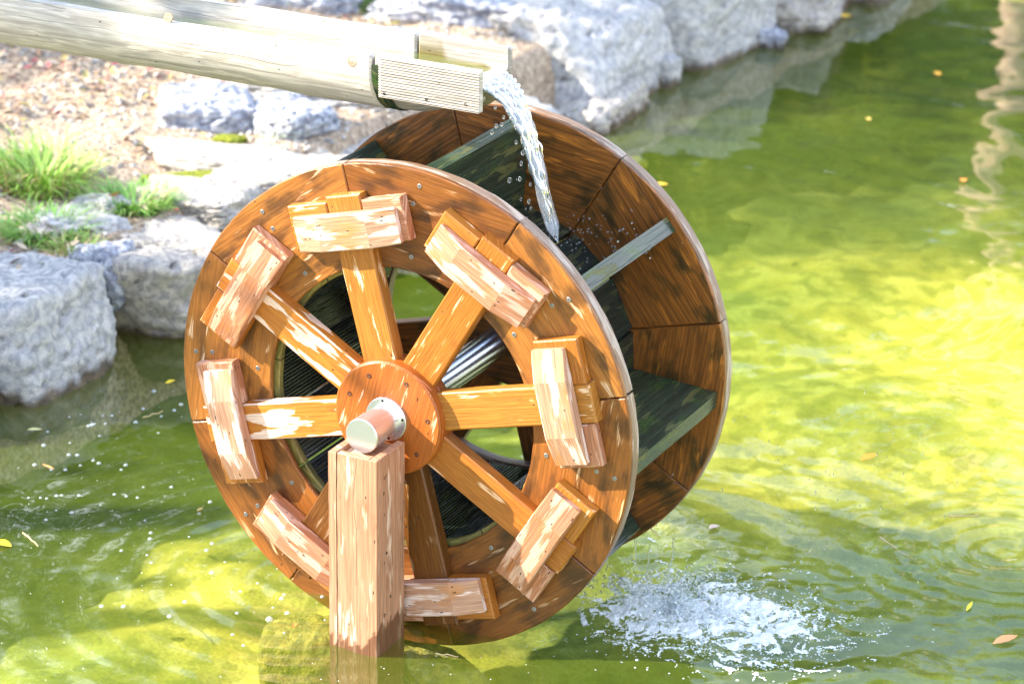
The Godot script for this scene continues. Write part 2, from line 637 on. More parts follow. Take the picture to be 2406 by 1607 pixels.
func water_height(x: float, z: float) -> float:
	var far := clampf((-z - 2.0) / 4.0, 0.0, 1.0)
	var near_bank := smoothstep(0.15, 1.0, x - shore(z))
	var wx := soft.get_noise_2d(x * 0.8 + 40.0, z * 0.8) * 0.4
	var wz := soft.get_noise_2d(x * 0.8 - 40.0, z * 0.8) * 0.4
	var h := 0.0060 * soft.get_noise_2d((x + wx) * 1.5, (z + wz) * 2.6 + 9.0)
	h += 0.0018 * soft.get_noise_2d((x + wz * 1.3) * 4.2 + 11.0, (z + wx) * 6.5 + 3.0)
	h += 0.0008 * soft.get_noise_2d((x + wz) * 11.0 + 31.0, (z + wx) * 14.0)
	h += 0.00022 * soft.get_noise_2d(x * 30.0, z * 30.0 + 77.0)
	h *= lerpf(0.22, 1.0, near_bank) * lerpf(0.6, 1.0, smoothstep(-0.6, 0.4, x)) * lerpf(1.0, 0.75, far)
	h += ring_wave(x, z, 1.27, -1.15, 0.070, 0.0040, 0.30)
	h += ring_wave(x, z, 1.05, -0.97, 0.05, 0.0018, 0.15)
	h += ring_wave(x, z, 0.89, -1.14, 0.045, 0.0016, 0.12)
	h += ring_wave(x, z, 0.71, -1.16, 0.05, 0.0007, 0.10)
	h += ring_wave(x, z, 0.62, -1.55, 0.05, 0.0007, 0.10)
	h += ring_wave(x, z, 1.33, -0.55, 0.05, 0.0009, 0.16)
	h += ring_wave(x, z, -0.30, -0.05, 0.095, 0.0034, 0.60)
	h += ring_wave(x, z, -0.55, -0.33, 0.05, 0.0007, 0.16)
	var c := churn(x, z)
	if c > 0.02:
		h += c * (0.006 * soft.get_noise_2d(x * 13.0, z * 13.0) + 0.004 * soft.get_noise_2d(x * 30.0, z * 30.0) + 0.003 * soft.get_noise_2d(x * 60.0, z * 60.0))
		var d := Vector2(x - 0.50, z + 0.42).length()
		h += 0.012 * exp(-d * d / 0.006)
	return h


func setting() -> void:
	var g := grid(-6.0, -1.15, 120, -10.0, 1.5, 210, bank_height)
	var gx := mb()
	flat_ring(gx, Vector2(-6.0, -10.0), Vector2(-1.5, 1.5), Vector2(-150, -150), Vector2(-1.5, 150), 0.38)
	tag(node("ground", g.done(), M.soil), "", "", "", "structure")
	tag(node("far_ground", gx.done(), M.soil), "", "", "", "structure")
	var bed := grid(-2.0, 3.0, 84, -8.0, 2.0, 160, func(x: float, z: float) -> float: return -0.30 + 0.05 * soft.get_noise_2d(x * 1.1 + 7.0, z * 1.1) + 0.02 * soft.get_noise_2d(x * 5.0, z * 5.0) - 0.10 * smoothstep(0.0, 3.0, x))
	for p in bed.v:  # light, shade and reflections painted into the bed's vertex colours
		var sun_patch := 0.95 * exp(-pow((p.x + 0.62) / 0.55, 2.0) - pow((p.z + 0.30) / 0.42, 2.0))  # sunlit patches of the bed, painted as brighter yellow
		sun_patch += 1.0 * exp(-pow((p.x - 0.75) / 0.9, 2.0) - pow((p.z + 3.45) / 0.70, 2.0)) + 0.35 * exp(-pow((p.x - 0.7) / 1.0, 2.0) - pow((p.z + 2.2) / 0.6, 2.0))
		sun_patch += 0.8 * exp(-pow((p.x - 0.15) / 0.35, 2.0) - pow((p.z + 1.60) / 0.28, 2.0))
		sun_patch = clampf(sun_patch + 0.18 * soft.get_noise_2d(p.x * 1.6 + 3.0, p.z * 1.6) + 0.07 * soft.get_noise_2d(p.x * 6.0, p.z * 6.0), 0.0, 1.0)
		var darker := smoothstep(-3.2, -4.6, p.z) * (1.0 - smoothstep(0.0, 1.2, p.x + 0.2 * p.z + 1.0))  # dark reflection of the far rocks, painted as a darker bed
		var low := Color(0.26, 0.40, 0.36).lerp(Color(0.46, 0.58, 0.40), smoothstep(-3.2, -4.6, p.z)).lerp(Color(0.07, 0.13, 0.14), maxf(darker, 1.0 - smoothstep(0.15, 0.8, p.x - shore(p.z))))  # painted in: bright foliage reflection far out, rock shade along the shore
		low = low.lerp(Color(0.10, 0.17, 0.16), 0.85 * exp(-pow((p.x - 0.85) / 0.75, 2.0) - pow((p.z + 0.75) / 0.60, 2.0)))  # bed darkened here so that the sky's reflection stands out
		bed.c.append(low.lerp(Color(1.0, 1.0, 1.0), sun_patch))
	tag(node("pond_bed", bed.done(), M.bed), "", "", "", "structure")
	var bx := mb()
	flat_ring(bx, Vector2(-2.0, -8.0), Vector2(3.0, 2.0), Vector2(-2.0, -80), Vector2(14, 80), -0.42)
	tag(node("far_pond_bed", bx.done(), M.bed), "", "", "", "structure")
	var fb := mb()
	var up := Vector3.UP
	fb.quad(Vector3(12, 0.4, 150), Vector3(150, 0.4, 150), Vector3(150, 0.4, -150), Vector3(12, 0.4, -150), up, up, up, up)
	fb.quad(Vector3(11, -0.5, 150), Vector3(12, 0.4, 150), Vector3(12, 0.4, -150), Vector3(11, -0.5, -150), up, up, up, up)
	tag(node("opposite_bank", fb.done(), M.soil), "", "", "", "structure")
	var w := mb()
	var rows := []
	var z := 1.4
	while z > -7.6:
		var row := PackedVector3Array()
		var x := -2.0
		while x < 2.401:
			row.append(Vector3(x, water_height(x, z), z))
			x += 0.016
		rows.append(row)
		z -= lerpf(0.015, 0.034, clampf(-z / 6.0, 0.0, 1.0))
	rows.reverse()
	w.sheet(rows)
	var zn: float = rows[0][0].z
	var zf: float = rows[rows.size() - 1][0].z
	var xr: float = rows[0][rows[0].size() - 1].x
	flat_ring(w, Vector2(-2.0, zn), Vector2(xr, zf), Vector2(-2.0, -80), Vector2(12, 80), 0.0)
	tag(node("water", w.done(), M.water), "", "", "", "structure")


# ------------------------------------------------------------------ rocks

func rock_mesh(half: Vector3, box: float, rough: float, sd: float, segs := 64, rows_n := 40, level := 1.0) -> ArrayMesh:
	var b := mb()
	var rows := []
	# the faces a stone broke along: the six of a block, tilted a little, and some corners knocked off
	var r := RandomNumberGenerator.new()
	r.seed = int(sd * 1000.0) + 17
	var planes := []
	for q in [Vector3.RIGHT, Vector3.LEFT, Vector3.UP, Vector3.DOWN, Vector3.FORWARD, Vector3.BACK]:
		planes.append((q + Vector3(r.randfn(), r.randfn(), r.randfn()) * 0.13).normalized() / r.randf_range(0.88, 1.04))
	for q in 9:
		planes.append(Vector3(r.randfn(), r.randfn(), r.randfn()).normalized() / r.randf_range(1.02, 1.34))
	var sharp := 4.0 + box * 3.4
	for j in rows_n + 1:
		var la := lerpf(-PI / 2, PI / 2, float(j) / rows_n)
		var row := PackedVector3Array()
		for i in segs:
			var lo := TAU * i / segs
			var d := Vector3(cos(la) * cos(lo), sin(la), cos(la) * sin(lo))
			var sum := 0.0
			for pl in planes:
				var e: float = d.dot(pl)
				if e > 0.0:
					sum += pow(e, sharp)
			var q := d * pow(sum, -1.0 / sharp)
			var o := Vector3(sd * 13.7, sd * 7.1, sd * 3.3)
			var k := q * 1.1 + o
			var s := 1.0 + rough * (0.07 * soft.get_noise_3d(k.x, k.y, k.z) + 0.045 * soft.get_noise_3d(k.x * 2.6, k.y * 2.6, k.z * 2.6) + 0.028 * soft.get_noise_3d(k.x * 6.0, k.y * 6.0, k.z * 6.0))
			var cr := absf(soft.get_noise_3d(k.x * 0.8 + 50.0, k.y * 1.7, k.z * 0.8))
			s -= rough * 0.13 * exp(-cr * cr * 1600.0)
			var cs := absf(soft.get_noise_3d(k.x * 1.6 + 20.0, k.y * 1.2, k.z * 1.6 + 9.0))
			s -= rough * 0.035 * exp(-cs * cs * 2500.0)
			s += rough * 0.008 * soft.get_noise_3d(k.x * 14.0, k.y * 14.0, k.z * 14.0) + rough * 0.003 * soft.get_noise_3d(k.x * 30.0, k.y * 30.0, k.z * 30.0)
			row.append(q * s * half)
			var wet := 1.0 - smoothstep(0.012, 0.045, row[i].y + level + 0.02 * soft.get_noise_2d(lo * 3.0, sd * 5.0) + 0.01 * soft.get_noise_2d(lo * 11.0, sd))
			b.c.append(Color.WHITE.lerp(Color(0.26, 0.20, 0.13), wet if level < 0.9 else 0.0))
		rows.append(row)
	b.sheet(rows, true)
	return b.done()


func rock(called: String, at: Vector3, half: Vector3, turn: float, sd: float, mat: Material, label: String, box := 3.2, rough := 1.0, group := "") -> void:
	var o := node(called, rock_mesh(half, box, rough, sd, 110, 70, at.y if at.y > -0.05 else 1.0), mat, null, Transform3D(Basis(Vector3.UP, deg_to_rad(turn)), at))
	tag(o, label, "rock", group)


func rocks() -> void:
	var r := "boulder"
	rock(r, Vector3(-1.92, 0.02, -0.42), Vector3(0.22, 0.16, 0.16), 10, 1.0, M.rock_warm, "small pale boulder cut off by the left edge of the photo at the waterline")
	rock(r, Vector3(-1.93, 0.08, -0.92), Vector3(0.30, 0.235, 0.27), -8, 2.0, M.rock, "big pale blocky boulder at the left, cracked low down above the water", 4.2, 0.75)
	rock(r, Vector3(-1.93, 0.05, -1.56), Vector3(0.40, 0.24, 0.32), 6, 3.4, M.rock_warm, "grey boulder with flat sunlit top standing in the water left of the wheel", 3.6, 0.9)
	rock(r, Vector3(-1.83, 0.20, -1.27), Vector3(0.11, 0.11, 0.09), 20, 4.0, M.rock_dark, "small grey stone wedged between the two near boulders", 2.6, 1.2)
	rock(r, Vector3(-1.86, 0.06, -2.25), Vector3(0.34, 0.22, 0.36), -5, 5.0, M.rock_warm, "pale bank boulder mostly hidden behind the left rim of the wheel")
	rock(r, Vector3(-1.80, 0.06, -2.95), Vector3(0.30, 0.20, 0.34), 12, 6.0, M.rock_warm, "grey boulder behind the top of the wheel, under the flume")
	rock(r, Vector3(-1.72, 0.04, -3.55), Vector3(0.27, 0.17, 0.27), -4, 7.0, M.rock, "low pale boulder behind the wheel on the bank edge")
	rock(r, Vector3(-1.86, 0.09, -4.10), Vector3(0.24, 0.19, 0.24), 0, 8.0, M.rock_warm, "round boulder directly right of the flume mouth")
	rock(r, Vector3(-1.72, 0.10, -4.55), Vector3(0.30, 0.27, 0.42), 4, 9.0, M.rock, "largest pale boulder of the far shore, right of the flume", 4.0, 0.7)
	rock(r, Vector3(-1.47, -0.02, -4.22), Vector3(0.17, 0.13, 0.28), 6, 10.0, M.rock_warm, "low ledge stone at the waterline under the largest far boulder", 2.8, 0.9)
	rock(r, Vector3(-1.42, 0.02, -4.78), Vector3(0.06, 0.10, 0.075), 0, 11.0, M.rock, "small upright stone between the two largest far boulders", 2.6)
	rock(r, Vector3(-1.58, 0.12, -5.32), Vector3(0.28, 0.28, 0.38), -3, 12.0, M.rock, "second largest far boulder, its straight right side dropping to the water", 4.4, 0.7)
	rock(r, Vector3(-1.27, 0.0, -5.56), Vector3(0.07, 0.07, 0.08), 30, 13.0, M.rock_dark, "little stone at the foot of the second largest far boulder", 2.4)
	rock(r, Vector3(-1.40, 0.09, -6.05), Vector3(0.26, 0.18, 0.34), 0, 14.0, M.rock_warm, "pinkish white boulder at the top edge right of centre", 3.2)
	rock(r, Vector3(-1.34, 0.05, -6.75), Vector3(0.24, 0.16, 0.36), 5, 15.0, M.rock, "farthest shore boulder at the top edge of the photo")
	var s := "flat_stone"
	rock(s, Vector3(-2.26, 0.30, -2.60), Vector3(0.19, 0.10, 0.14), 30, 21.0, M.rock_dark, "dark lichen spotted stone on the bank below the middle of the flume", 2.6, 1.1)
	rock(s, Vector3(-1.98, 0.29, -2.70), Vector3(0.16, 0.09, 0.14), -20, 22.0, M.rock_dark, "dark stone beside the small grass tuft under the flume", 2.6, 1.1)
	rock(s, Vector3(-2.16, 0.31, -3.05), Vector3(0.26, 0.09, 0.18), 15, 23.0, M.rock, "grey speckled stone directly below the flume's splice", 2.6, 1.1)
	rock(s, Vector3(-1.74, 0.26, -2.20), Vector3(0.24, 0.055, 0.15), 35, 24.0, M.rock_warm, "flat sunlit slab at the left of the wheel's top", 2.8, 0.9)
	rock(s, Vector3(-1.93, 0.27, -2.28), Vector3(0.22, 0.05, 0.12), 20, 25.0, M.rock_warm, "flat pale slab half covered in litter above the mossy strip", 2.8, 0.9)
	rock(s, Vector3(-1.86, 0.25, -1.92), Vector3(0.20, 0.055, 0.16), 10, 26.0, M.rock_warm, "long sunlit slab right of the middle grass tuft", 2.8, 0.9)
	rock(s, Vector3(-2.05, 0.26, -1.48), Vector3(0.16, 0.05, 0.11), -15, 27.0, M.rock, "small bluish slab in front of the lower grass tuft", 2.6, 1.0)
	rock(s, Vector3(-2.06, 0.28, -1.62), Vector3(0.09, 0.04, 0.08), 0, 28.0, M.rock, "little pale stone left of the middle grass tuft", 2.4, 1.1)
	rock(s, Vector3(-2.20, 0.31, -4.30), Vector3(0.30, 0.10, 0.18), 20, 29.0, M.rock_dark, "dark speckled stone above the flume near the top edge", 2.6, 1.1)
	rock(s, Vector3(-1.93, 0.30, -4.35), Vector3(0.17, 0.10, 0.16), -10, 30.0, M.rock, "grey stone behind the tip of the flume's far wall", 2.6, 1.1)
	rock(s, Vector3(-1.97, 0.27, -3.85), Vector3(0.20, 0.07, 0.16), 0, 31.0, M.rock_dark, "low dark stone just above the flume's joint", 2.6, 1.1)
	rock(s, Vector3(-2.78, 0.33, -4.15), Vector3(0.26, 0.12, 0.18), 25, 32.0, M.rock_dark, "dark stone at the top edge, left of the grass above the flume", 2.6, 1.1)
	rock(s, Vector3(-3.52, 0.40, -3.10), Vector3(0.20, 0.10, 0.14), 0, 33.0, M.rock_warm, "pale stone at the left edge under the flume", 2.6, 1.0)
	rock(s, Vector3(-1.85, 0.25, -3.35), Vector3(0.20, 0.06, 0.18), 0, 34.0, M.rock_warm, "pale slab between the flume's underside and the wheel top", 2.6, 1.0)
	rock(s, Vector3(-2.45, 0.34, -5.10), Vector3(0.40, 0.10, 0.30), 0, 35.0, M.rock, "broad grey slab at the top edge above the largest far boulder", 2.8, 1.0)
	var u := "sunken_stone"
	rock(u, Vector3(-0.26, -0.20, 0.05), Vector3(0.12, 0.13, 0.09), 20, 41.0, M.bed_stone, "rounded sunlit stone under water left of the post", 2.3, 0.5)
	rock(u, Vector3(0.10, -0.22, -0.02), Vector3(0.13, 0.12, 0.10), -30, 42.0, M.bed_stone, "rounded stone under water right of the post", 2.3, 0.6)
	rock(u, Vector3(0.01, -0.20, 0.42), Vector3(0.14, 0.14, 0.10), 10, 43.0, M.bed_stone, "yellowish stone under water in front of the post at the bottom edge", 2.3, 0.5)
	rock(u, Vector3(-1.35, -0.16, -3.45), Vector3(0.22, 0.14, 0.5), 0, 46.0, M.bed_stone, "long sunken ledge along the far shore", 2.6, 0.7)


# ------------------------------------------------------------------ trees

func leaf_mesh(len_: float, wid: float, bend: float) -> ArrayMesh:
	var b := mb()
	var rows := []
	for j in 5:
		var s := j / 4.0
		var w := wid * sin(PI * clampf(s * 0.94 + 0.04, 0.0, 1.0)) * 0.5
		rows.append(PackedVector3Array([Vector3(-w, bend * s * s + w * 0.4, s * len_), Vector3(0, bend * s * s, s * len_), Vector3(w, bend * s * s + w * 0.4, s * len_)]))
	b.sheet(rows)
	return b.done()


func spray_mesh(count: int, reach: float, size: float, sd: int) -> ArrayMesh:
	var r := RandomNumberGenerator.new()
	r.seed = sd
	var b := mb()
	for i in count:
		var d := Vector3(r.randfn(), r.randfn() * 0.7, r.randfn()).normalized() * reach * sqrt(r.randf())
		var x := Basis.from_euler(Vector3(r.randf_range(-0.9, 0.9), r.randf() * TAU, r.randf_range(-0.9, 0.9)))
		var l := size * r.randf_range(0.7, 1.3)
		var nn := x.y
		var p0 := d + x * Vector3(0, 0, 0)
		var p1 := d + x * Vector3(l * 0.32, 0, l * 0.5)
		var p2 := d + x * Vector3(0, -l * 0.1, l)
		var p3 := d + x * Vector3(-l * 0.32, 0, l * 0.5)
		b.quad(p0, p3, p2, p1, nn, nn, nn, nn)
	return b.done()


func limb(b: MB, p: Vector3, q: Vector3, r0: float, r1: float, wob: float, sd: float) -> void:
	var d := (q - p).normalized()
	var s := d.cross(Vector3(0.3, 0.1, 0.9)).normalized()
	var u := s.cross(d)
	var rows := []
	for j in 9:
		var f := j / 8.0
		var c := p.lerp(q, f) + (s * soft.get_noise_2d(f * 2.0 + sd, 3.0) + u * soft.get_noise_2d(f * 2.0 + sd, 9.0)) * wob * sin(f * PI)
		var r := lerpf(r0, r1, f)
		var row := PackedVector3Array()
		for i in 10:
			var a := TAU * i / 10
			row.append(c + (s * cos(a) + u * sin(a)) * r * (1.0 + 0.12 * soft.get_noise_2d(cos(a) * 2.0 + sd, f * 6.0)))
		rows.append(row)
	b.sheet(rows, true)


func tree(at: Vector3, tall: float, spread: float, crown_from: float, count: int, tone: Color, sd: int, label: String, group: String, bark: Material = null) -> void:
	var r := RandomNumberGenerator.new()
	r.seed = sd
	var root := base("broadleaf_tree", at)
	tag(root, label, "tree", group)
	var b := mb()
	var top := Vector3(r.randf_range(-0.3, 0.3), tall * 0.8, r.randf_range(-0.3, 0.3))
	limb(b, Vector3(0, -0.15, 0), top, tall * 0.026, tall * 0.006, 0.25, sd)
	var tips := [top + Vector3(0, tall * 0.1, 0)]
	for i in 11:
		var f := r.randf_range(crown_from, 0.95)
		var a := i * 2.4 + r.randf()
		var p := Vector3(0, -0.15, 0).lerp(top, f)
		var q := p + Vector3(cos(a), r.randf_range(0.25, 0.7), sin(a)) * spread * r.randf_range(0.65, 1.0) * (1.1 - 0.5 * f)
		limb(b, p, q, tall * 0.010, tall * 0.003, 0.2, sd + i * 7.0)
		tips.append(q)
		tips.append(p.lerp(q, 0.6) + Vector3(0, 0.15, 0))
	node("trunk", b.done(), bark if bark else M.bark, root)
	var places := []
	var cols := []
	for i in count:
		var tip: Vector3 = tips[r.randi() % tips.size()]
		var d := Vector3(r.randfn(), r.randfn() * 0.6, r.randfn()) * spread * 0.24
		var x := Basis.from_euler(Vector3(r.randf_range(-0.4, 0.4), r.randf() * TAU, r.randf_range(-0.4, 0.4))).scaled(Vector3.ONE * r.randf_range(0.75, 1.3))
		places.append(Transform3D(x, tip + d))
		var k := r.randf_range(0.75, 1.25)
		cols.append(Color(tone.r * k * r.randf_range(0.85, 1.2), tone.g * k, tone.b * k))
	tag(scatter("crown", spray_mesh(9, 0.17, 0.11, sd), M.leaf, places, root, cols), "", "", "", "stuff")


func trees() -> void:
	var g := "trees behind the pond, seen only mirrored in the water"
	var green := Color(0.22, 0.31, 0.04)
	var lime := Color(0.55, 0.58, 0.08)
	var darker := Color(0.07, 0.12, 0.025)
	tree(Vector3(-3.4, 0.35, -11.5), 4.8, 1.8, 0.2, 1700, lime, 1, "yellow green tree mirrored at the upper right of the water", g)
	tree(Vector3(-5.6, 0.4, -10.0), 6.4, 2.2, 0.2, 2000, green, 2, "mid green tree mirrored behind the far boulders", g)
	tree(Vector3(-0.8, 0.3, -15.0), 4.6, 2.0, 0.15, 1700, lime, 3, "yellow green tree mirrored along the right edge", g)
	tree(Vector3(-4.6, 0.4, -16.0), 6.0, 2.4, 0.15, 2200, green, 4, "tall green tree mirrored in the middle of the right half", g)
	tree(Vector3(-8.2, 0.4, -12.0), 9.0, 3.0, 0.15, 2600, darker, 5, "dark green tree mirrored beyond the wheel", g)
	tree(Vector3(-2.2, 0.3, -19.0), 5.6, 2.4, 0.15, 1900, darker, 6, "dark tree at the very back of the mirrored row", g)
	tree(Vector3(-1.43, 0.3, -9.6), 5.0, 0.8, 0.8, 160, lime, 7, "slender pale trunk mirrored as a pinkish streak at the upper right", g, M.pale_bark)
	tree(Vector3(-11.0, 0.4, -8.0), 9.0, 3.2, 0.12, 2800, darker, 8, "dark green tree behind the bank at the left", g)
	tree(Vector3(1.8, 0.3, -17.5), 4.8, 2.4, 0.15, 1800, green, 9, "tall green tree mirrored beyond the right edge", g)
	tree(Vector3(-12.5, 0.4, -13.0), 11.0, 3.4, 0.15, 2600, green, 10, "tallest tree of the back row, mirrored left of the wheel", g)
	tree(Vector3(-7.0, 0.4, -18.0), 10.0, 3.0, 0.15, 2400, lime, 11, "tall yellow green tree behind the dark one beyond the wheel", g)
	tree(Vector3(-14.0, 0.4, -5.5), 9.0, 3.2, 0.12, 2600, green, 12, "broad tree at the far left of the mirrored row", g)
	# The trees that stand towards the sun, outside the frame: their gaps let the patches of sunlight through.
	var g2 := "shade trees left of the frame"
	tree(Vector3(-8.4, 0.4, -2.2), 5.6, 1.5, 0.6, 420, green, 21, "tree outside the frame shading the far boulders", g2)
	tree(Vector3(-8.5, 0.4, 2.4), 5.2, 0.9, 0.75, 230, green, 22, "small tree outside the frame shading the bank above the near boulders", g2)
	tree(Vector3(-9.9, 0.4, 0.4), 5.0, 0.9, 0.75, 230, green, 23, "small tree outside the frame dappling the litter under the flume", g2)
	tree(Vector3(-7.4, 0.4, 3.1), 6.6, 0.7, 0.85, 70, green, 24, "thin tree outside the frame throwing soft patches on the flume", g2)


# ------------------------------------------------------------------ the wheel

func about(deg: float) -> Transform3D:
	return Transform3D(Basis(Vector3(0, 0, 1), deg_to_rad(deg)), WO)


func water_wheel() -> void:
	var root := base("water_wheel", Vector3(0, AXLE - WO.y, -WO.z))
	tag(root, "wet orange brown wooden water wheel with eight spokes standing in the pond", "water wheel")
	var boards := []
	for k in 8:
		var deg := FIRST + 45.0 * k + 22.5
		var gap := 0.0022
		# front rim: outer boards, then lining boards set half a board further round
		var b := mb(Vector3(0, 1, 0), 0.0014)
		b.prism(arc(0.381, 0.65, -PI / 8 + gap, PI / 8 - gap, 16), -0.014, 0.0, 0.0028)
		boards.append(node("rim_board", b.done(), M.rim[[0, 2, 0, 0, 1, 2, 2, 1][k]], root, about(deg)))
		b = mb(Vector3(0, 1, 0), 0.0014)
		b.prism(arc(0.452, 0.6492, -PI / 8 + gap, PI / 8 - gap, 16), -0.049, -0.0145, 0.002)
		node("backing_board", b.done(), M.edge, root, about(deg + (0.0 if k % 2 else 0.4)))
		b = mb(Vector3(0, 1, 0), 0.0014)
		b.prism(arc(0.372, 0.450, -PI / 8 + gap * 2, PI / 8 - gap * 2, 12), -0.050, -0.0275, 0.003)
		node("lining_board", b.done(), M.lip, root, about(deg + 22.5))
		# rear rim
		b = mb(Vector3(0, 1, 0), 0.0014)
		b.prism(arc(0.381, 0.65, -PI / 8 + gap, PI / 8 - gap, 16), -0.592, -0.578, 0.0028)
		node("rear_rim_board", b.done(), M.inner, root, about(deg))
		b = mb(Vector3(0, 1, 0), 0.0014)
		b.prism(arc(0.372, 0.6495, -PI / 8 + gap, PI / 8 - gap, 16), -0.628, -0.5925, 0.003)
		node("rear_backing_board", b.done(), M.edge, root, about(deg))
	# screws that hold the paddles, four to a paddle, sub-parts of the board they sit in
	var sm := mb()
	sm.lathe([Vector2(0.0062, -0.004), Vector2(0.0062, 0.0006), Vector2(0.0054, 0.0011), Vector2(0.0020, 0.0011), Vector2(0.0014, -0.0004), Vector2(0.0, -0.0004)], 14)
	var screw := sm.done()
	for k in 8:
		var pd := 40.4 + 45.0 * k
		for r in [0.421, 0.561, 0.611]:
			var a := deg_to_rad(pd + rng.randf_range(-0.9, 0.9))
			var own := int(fposmod(floor((rad_to_deg(a) - FIRST) / 45.0), 8.0))
			var bd: MeshInstance3D = boards[own]
			var p := Vector3(cos(a) * r, sin(a) * r, 0.0004) + WO
			node("screw", screw, M.screw, bd, bd.transform.affine_inverse() * Transform3D(Basis(Vector3(0, 0, 1), rng.randf() * TAU), p))
	# spokes with the clamps at their ends
	for k in 8:
		var deg := FIRST + 45.0 * k
		var x := about(deg)
		var b := mb(Vector3(1, 0, 0), 0.0016)
		b.box(Vector3(0.10, -0.05, -0.008), Vector3(0.578, 0.05, 0.034), 0.004, 1)
		node("spoke", b.done(), M.peeled if k in [3, 4] else M.soaked if k in [5, 6] else M.spoke[k % 3], root, x)
		var turn := Transform3D(Basis(Vector3(0, 1, 0), Vector3(0, 0, 1), Vector3(1, 0, 0)), Vector3.ZERO)
		b = mb(Vector3(1, 0, 0), 0.0007)
		b.rounded = 2.0
		b.prism(PackedVector2Array([Vector2(-0.150, 0.0355), Vector2(0.150, 0.0355), Vector2(0.150, 0.050), Vector2(0.072, 0.071), Vector2(-0.072, 0.071), Vector2(-0.150, 0.050)]), 0.446, 0.538, 0.003, 1)
		var clamp_ := node("clamp_block", b.done(), M.pale[[0, 1, 0, 2][k % 4]], root, x * turn)
		for s in [-1, 1]:
			b = mb(Vector3(0, 1, 0), 0.0016)
			var far_ := 0.163 + rng.randf_range(-0.004, 0.006)
			var out := 0.566 + rng.randf_range(-0.005, 0.005)
			if s > 0:
				b.box(Vector3(0.448, 0.0515, 0.0008), Vector3(out, far_, 0.0345), 0.0035)
			else:
				b.box(Vector3(0.448, -far_, 0.0008), Vector3(out, -0.0515, 0.0345), 0.0035)
			node("packing_block", b.done(), M.spoke[(k + 1) % 3] if s > 0 else M.pale[2], clamp_, turn.affine_inverse())
		# the same spoke on the far side
		b = mb(Vector3(1, 0, 0), 0.0014)
		b.box(Vector3(0.10, -0.05, -0.664), Vector3(0.613, 0.05, -0.622), 0.004)
		node("rear_spoke", b.done(), M.inner, root, x)
	# paddles and the ribbed boards that close the buckets towards the axle
	for k in 8:
		var b := mb(Vector3(0, 0, 1), 0.0016)
		b.box(Vector3(0.384, -0.0215, -0.577), Vector3(0.634, 0.0215, -0.051), 0.003, 4)
		node("paddle", b.done(), M.moss, root, about(40.4 + 45.0 * k))
	for k in 16:
		var b := mb(Vector3(0, 0, 1), 0.0)
		var w := 0.143
		var rib := PackedVector2Array()
		rib.append(Vector2(0.372, -w / 2))
		rib.append(Vector2(0.388, -w / 2))
		rib.append(Vector2(0.388, w / 2))
		rib.append(Vector2(0.372, w / 2))
		var n := 14
		for i in n:
			var y0 := w / 2 - w * (i + 0.35) / n
			var y1 := w / 2 - w * (i + 0.85) / n
			rib.append_array([Vector2(0.372, y0), Vector2(0.3765, y0 - 0.0008), Vector2(0.3765, y1 + 0.0008), Vector2(0.372, y1)])
		b.prism(rib, -0.577, -0.051, 0.0)
		node("ribbed_board", b.done(), M.sole, root, about(FIRST + 22.5 * k + 11.0))
	# hub, axle and cap
	var h := mb(Vector3(0.25, 0.97, 0), 0.0008)
	h.prism(disc(0.152, 56), -0.02, 0.062, 0.005)
	var hub := node("hub", h.done(), M.hubwood, root, Transform3D(Basis(), WO))
	var hs := mb()
	hs.lathe([Vector2(0.0065, -0.003), Vector2(0.0065, 0.0008), Vector2(0.003, 0.0014), Vector2(0.0, -0.001)], 12)
	var hmesh := hs.done()
	for a in [116.0, 62.0, 157.0, 8.0, -43.0, -159.0]:
		node("screw", hmesh, plain(Color(0.42, 0.26, 0.18), 0.5, 0.4), hub, Transform3D(Basis(), Vector3(cos(deg_to_rad(a)) * 0.118, sin(deg_to_rad(a)) * 0.118, 0.0625)))
	h = mb(Vector3(1, 0, 0), 0.0)
	h.prism(disc(0.152, 40), -0.70, -0.61, 0.005)
	node("rear_hub", h.done(), M.inner, root, Transform3D(Basis(), WO))
	var ax := mb()
	ax.lathe([Vector2(0.0, -0.84), Vector2(0.042, -0.84), Vector2(0.042, -0.03)], 40)
	node("axle", ax.done(), M.steel, root, Transform3D(Basis(), WO))
	var fl := mb()
	fl.lathe([Vector2(0.058, 0.058), Vector2(0.058, 0.068), Vector2(0.0565, 0.0695), Vector2(0.040, 0.0695)], 48)
	var flange := node("flange", fl.done(), M.dull_steel, root, Transform3D(Basis(), WO))
	var ho := mb()
	ho.lathe([Vector2(0.0035, -0.002), Vector2(0.0035, 0.0006), Vector2(0.0, 0.0006)], 10)
	for a in [100.0, 10.0, -80.0, 190.0]:
		node("bolt_hole", ho.done(), M.hole, flange, Transform3D(Basis(), Vector3(cos(deg_to_rad(a)) * 0.050, sin(deg_to_rad(a)) * 0.050, 0.0695)))
	var cp := mb()
	cp.lathe([Vector2(0.041, 0.060), Vector2(0.041, 0.116), Vector2(0.0425, 0.118), Vector2(0.0425, 0.135), Vector2(0.0455, 0.137), Vector2(0.0455, 0.189), Vector2(0.0435, 0.192), Vector2(0.0, 0.192)], 48)
	node("axle_cap", cp.done(), M.dull_steel, root, Transform3D(Basis(), WO))


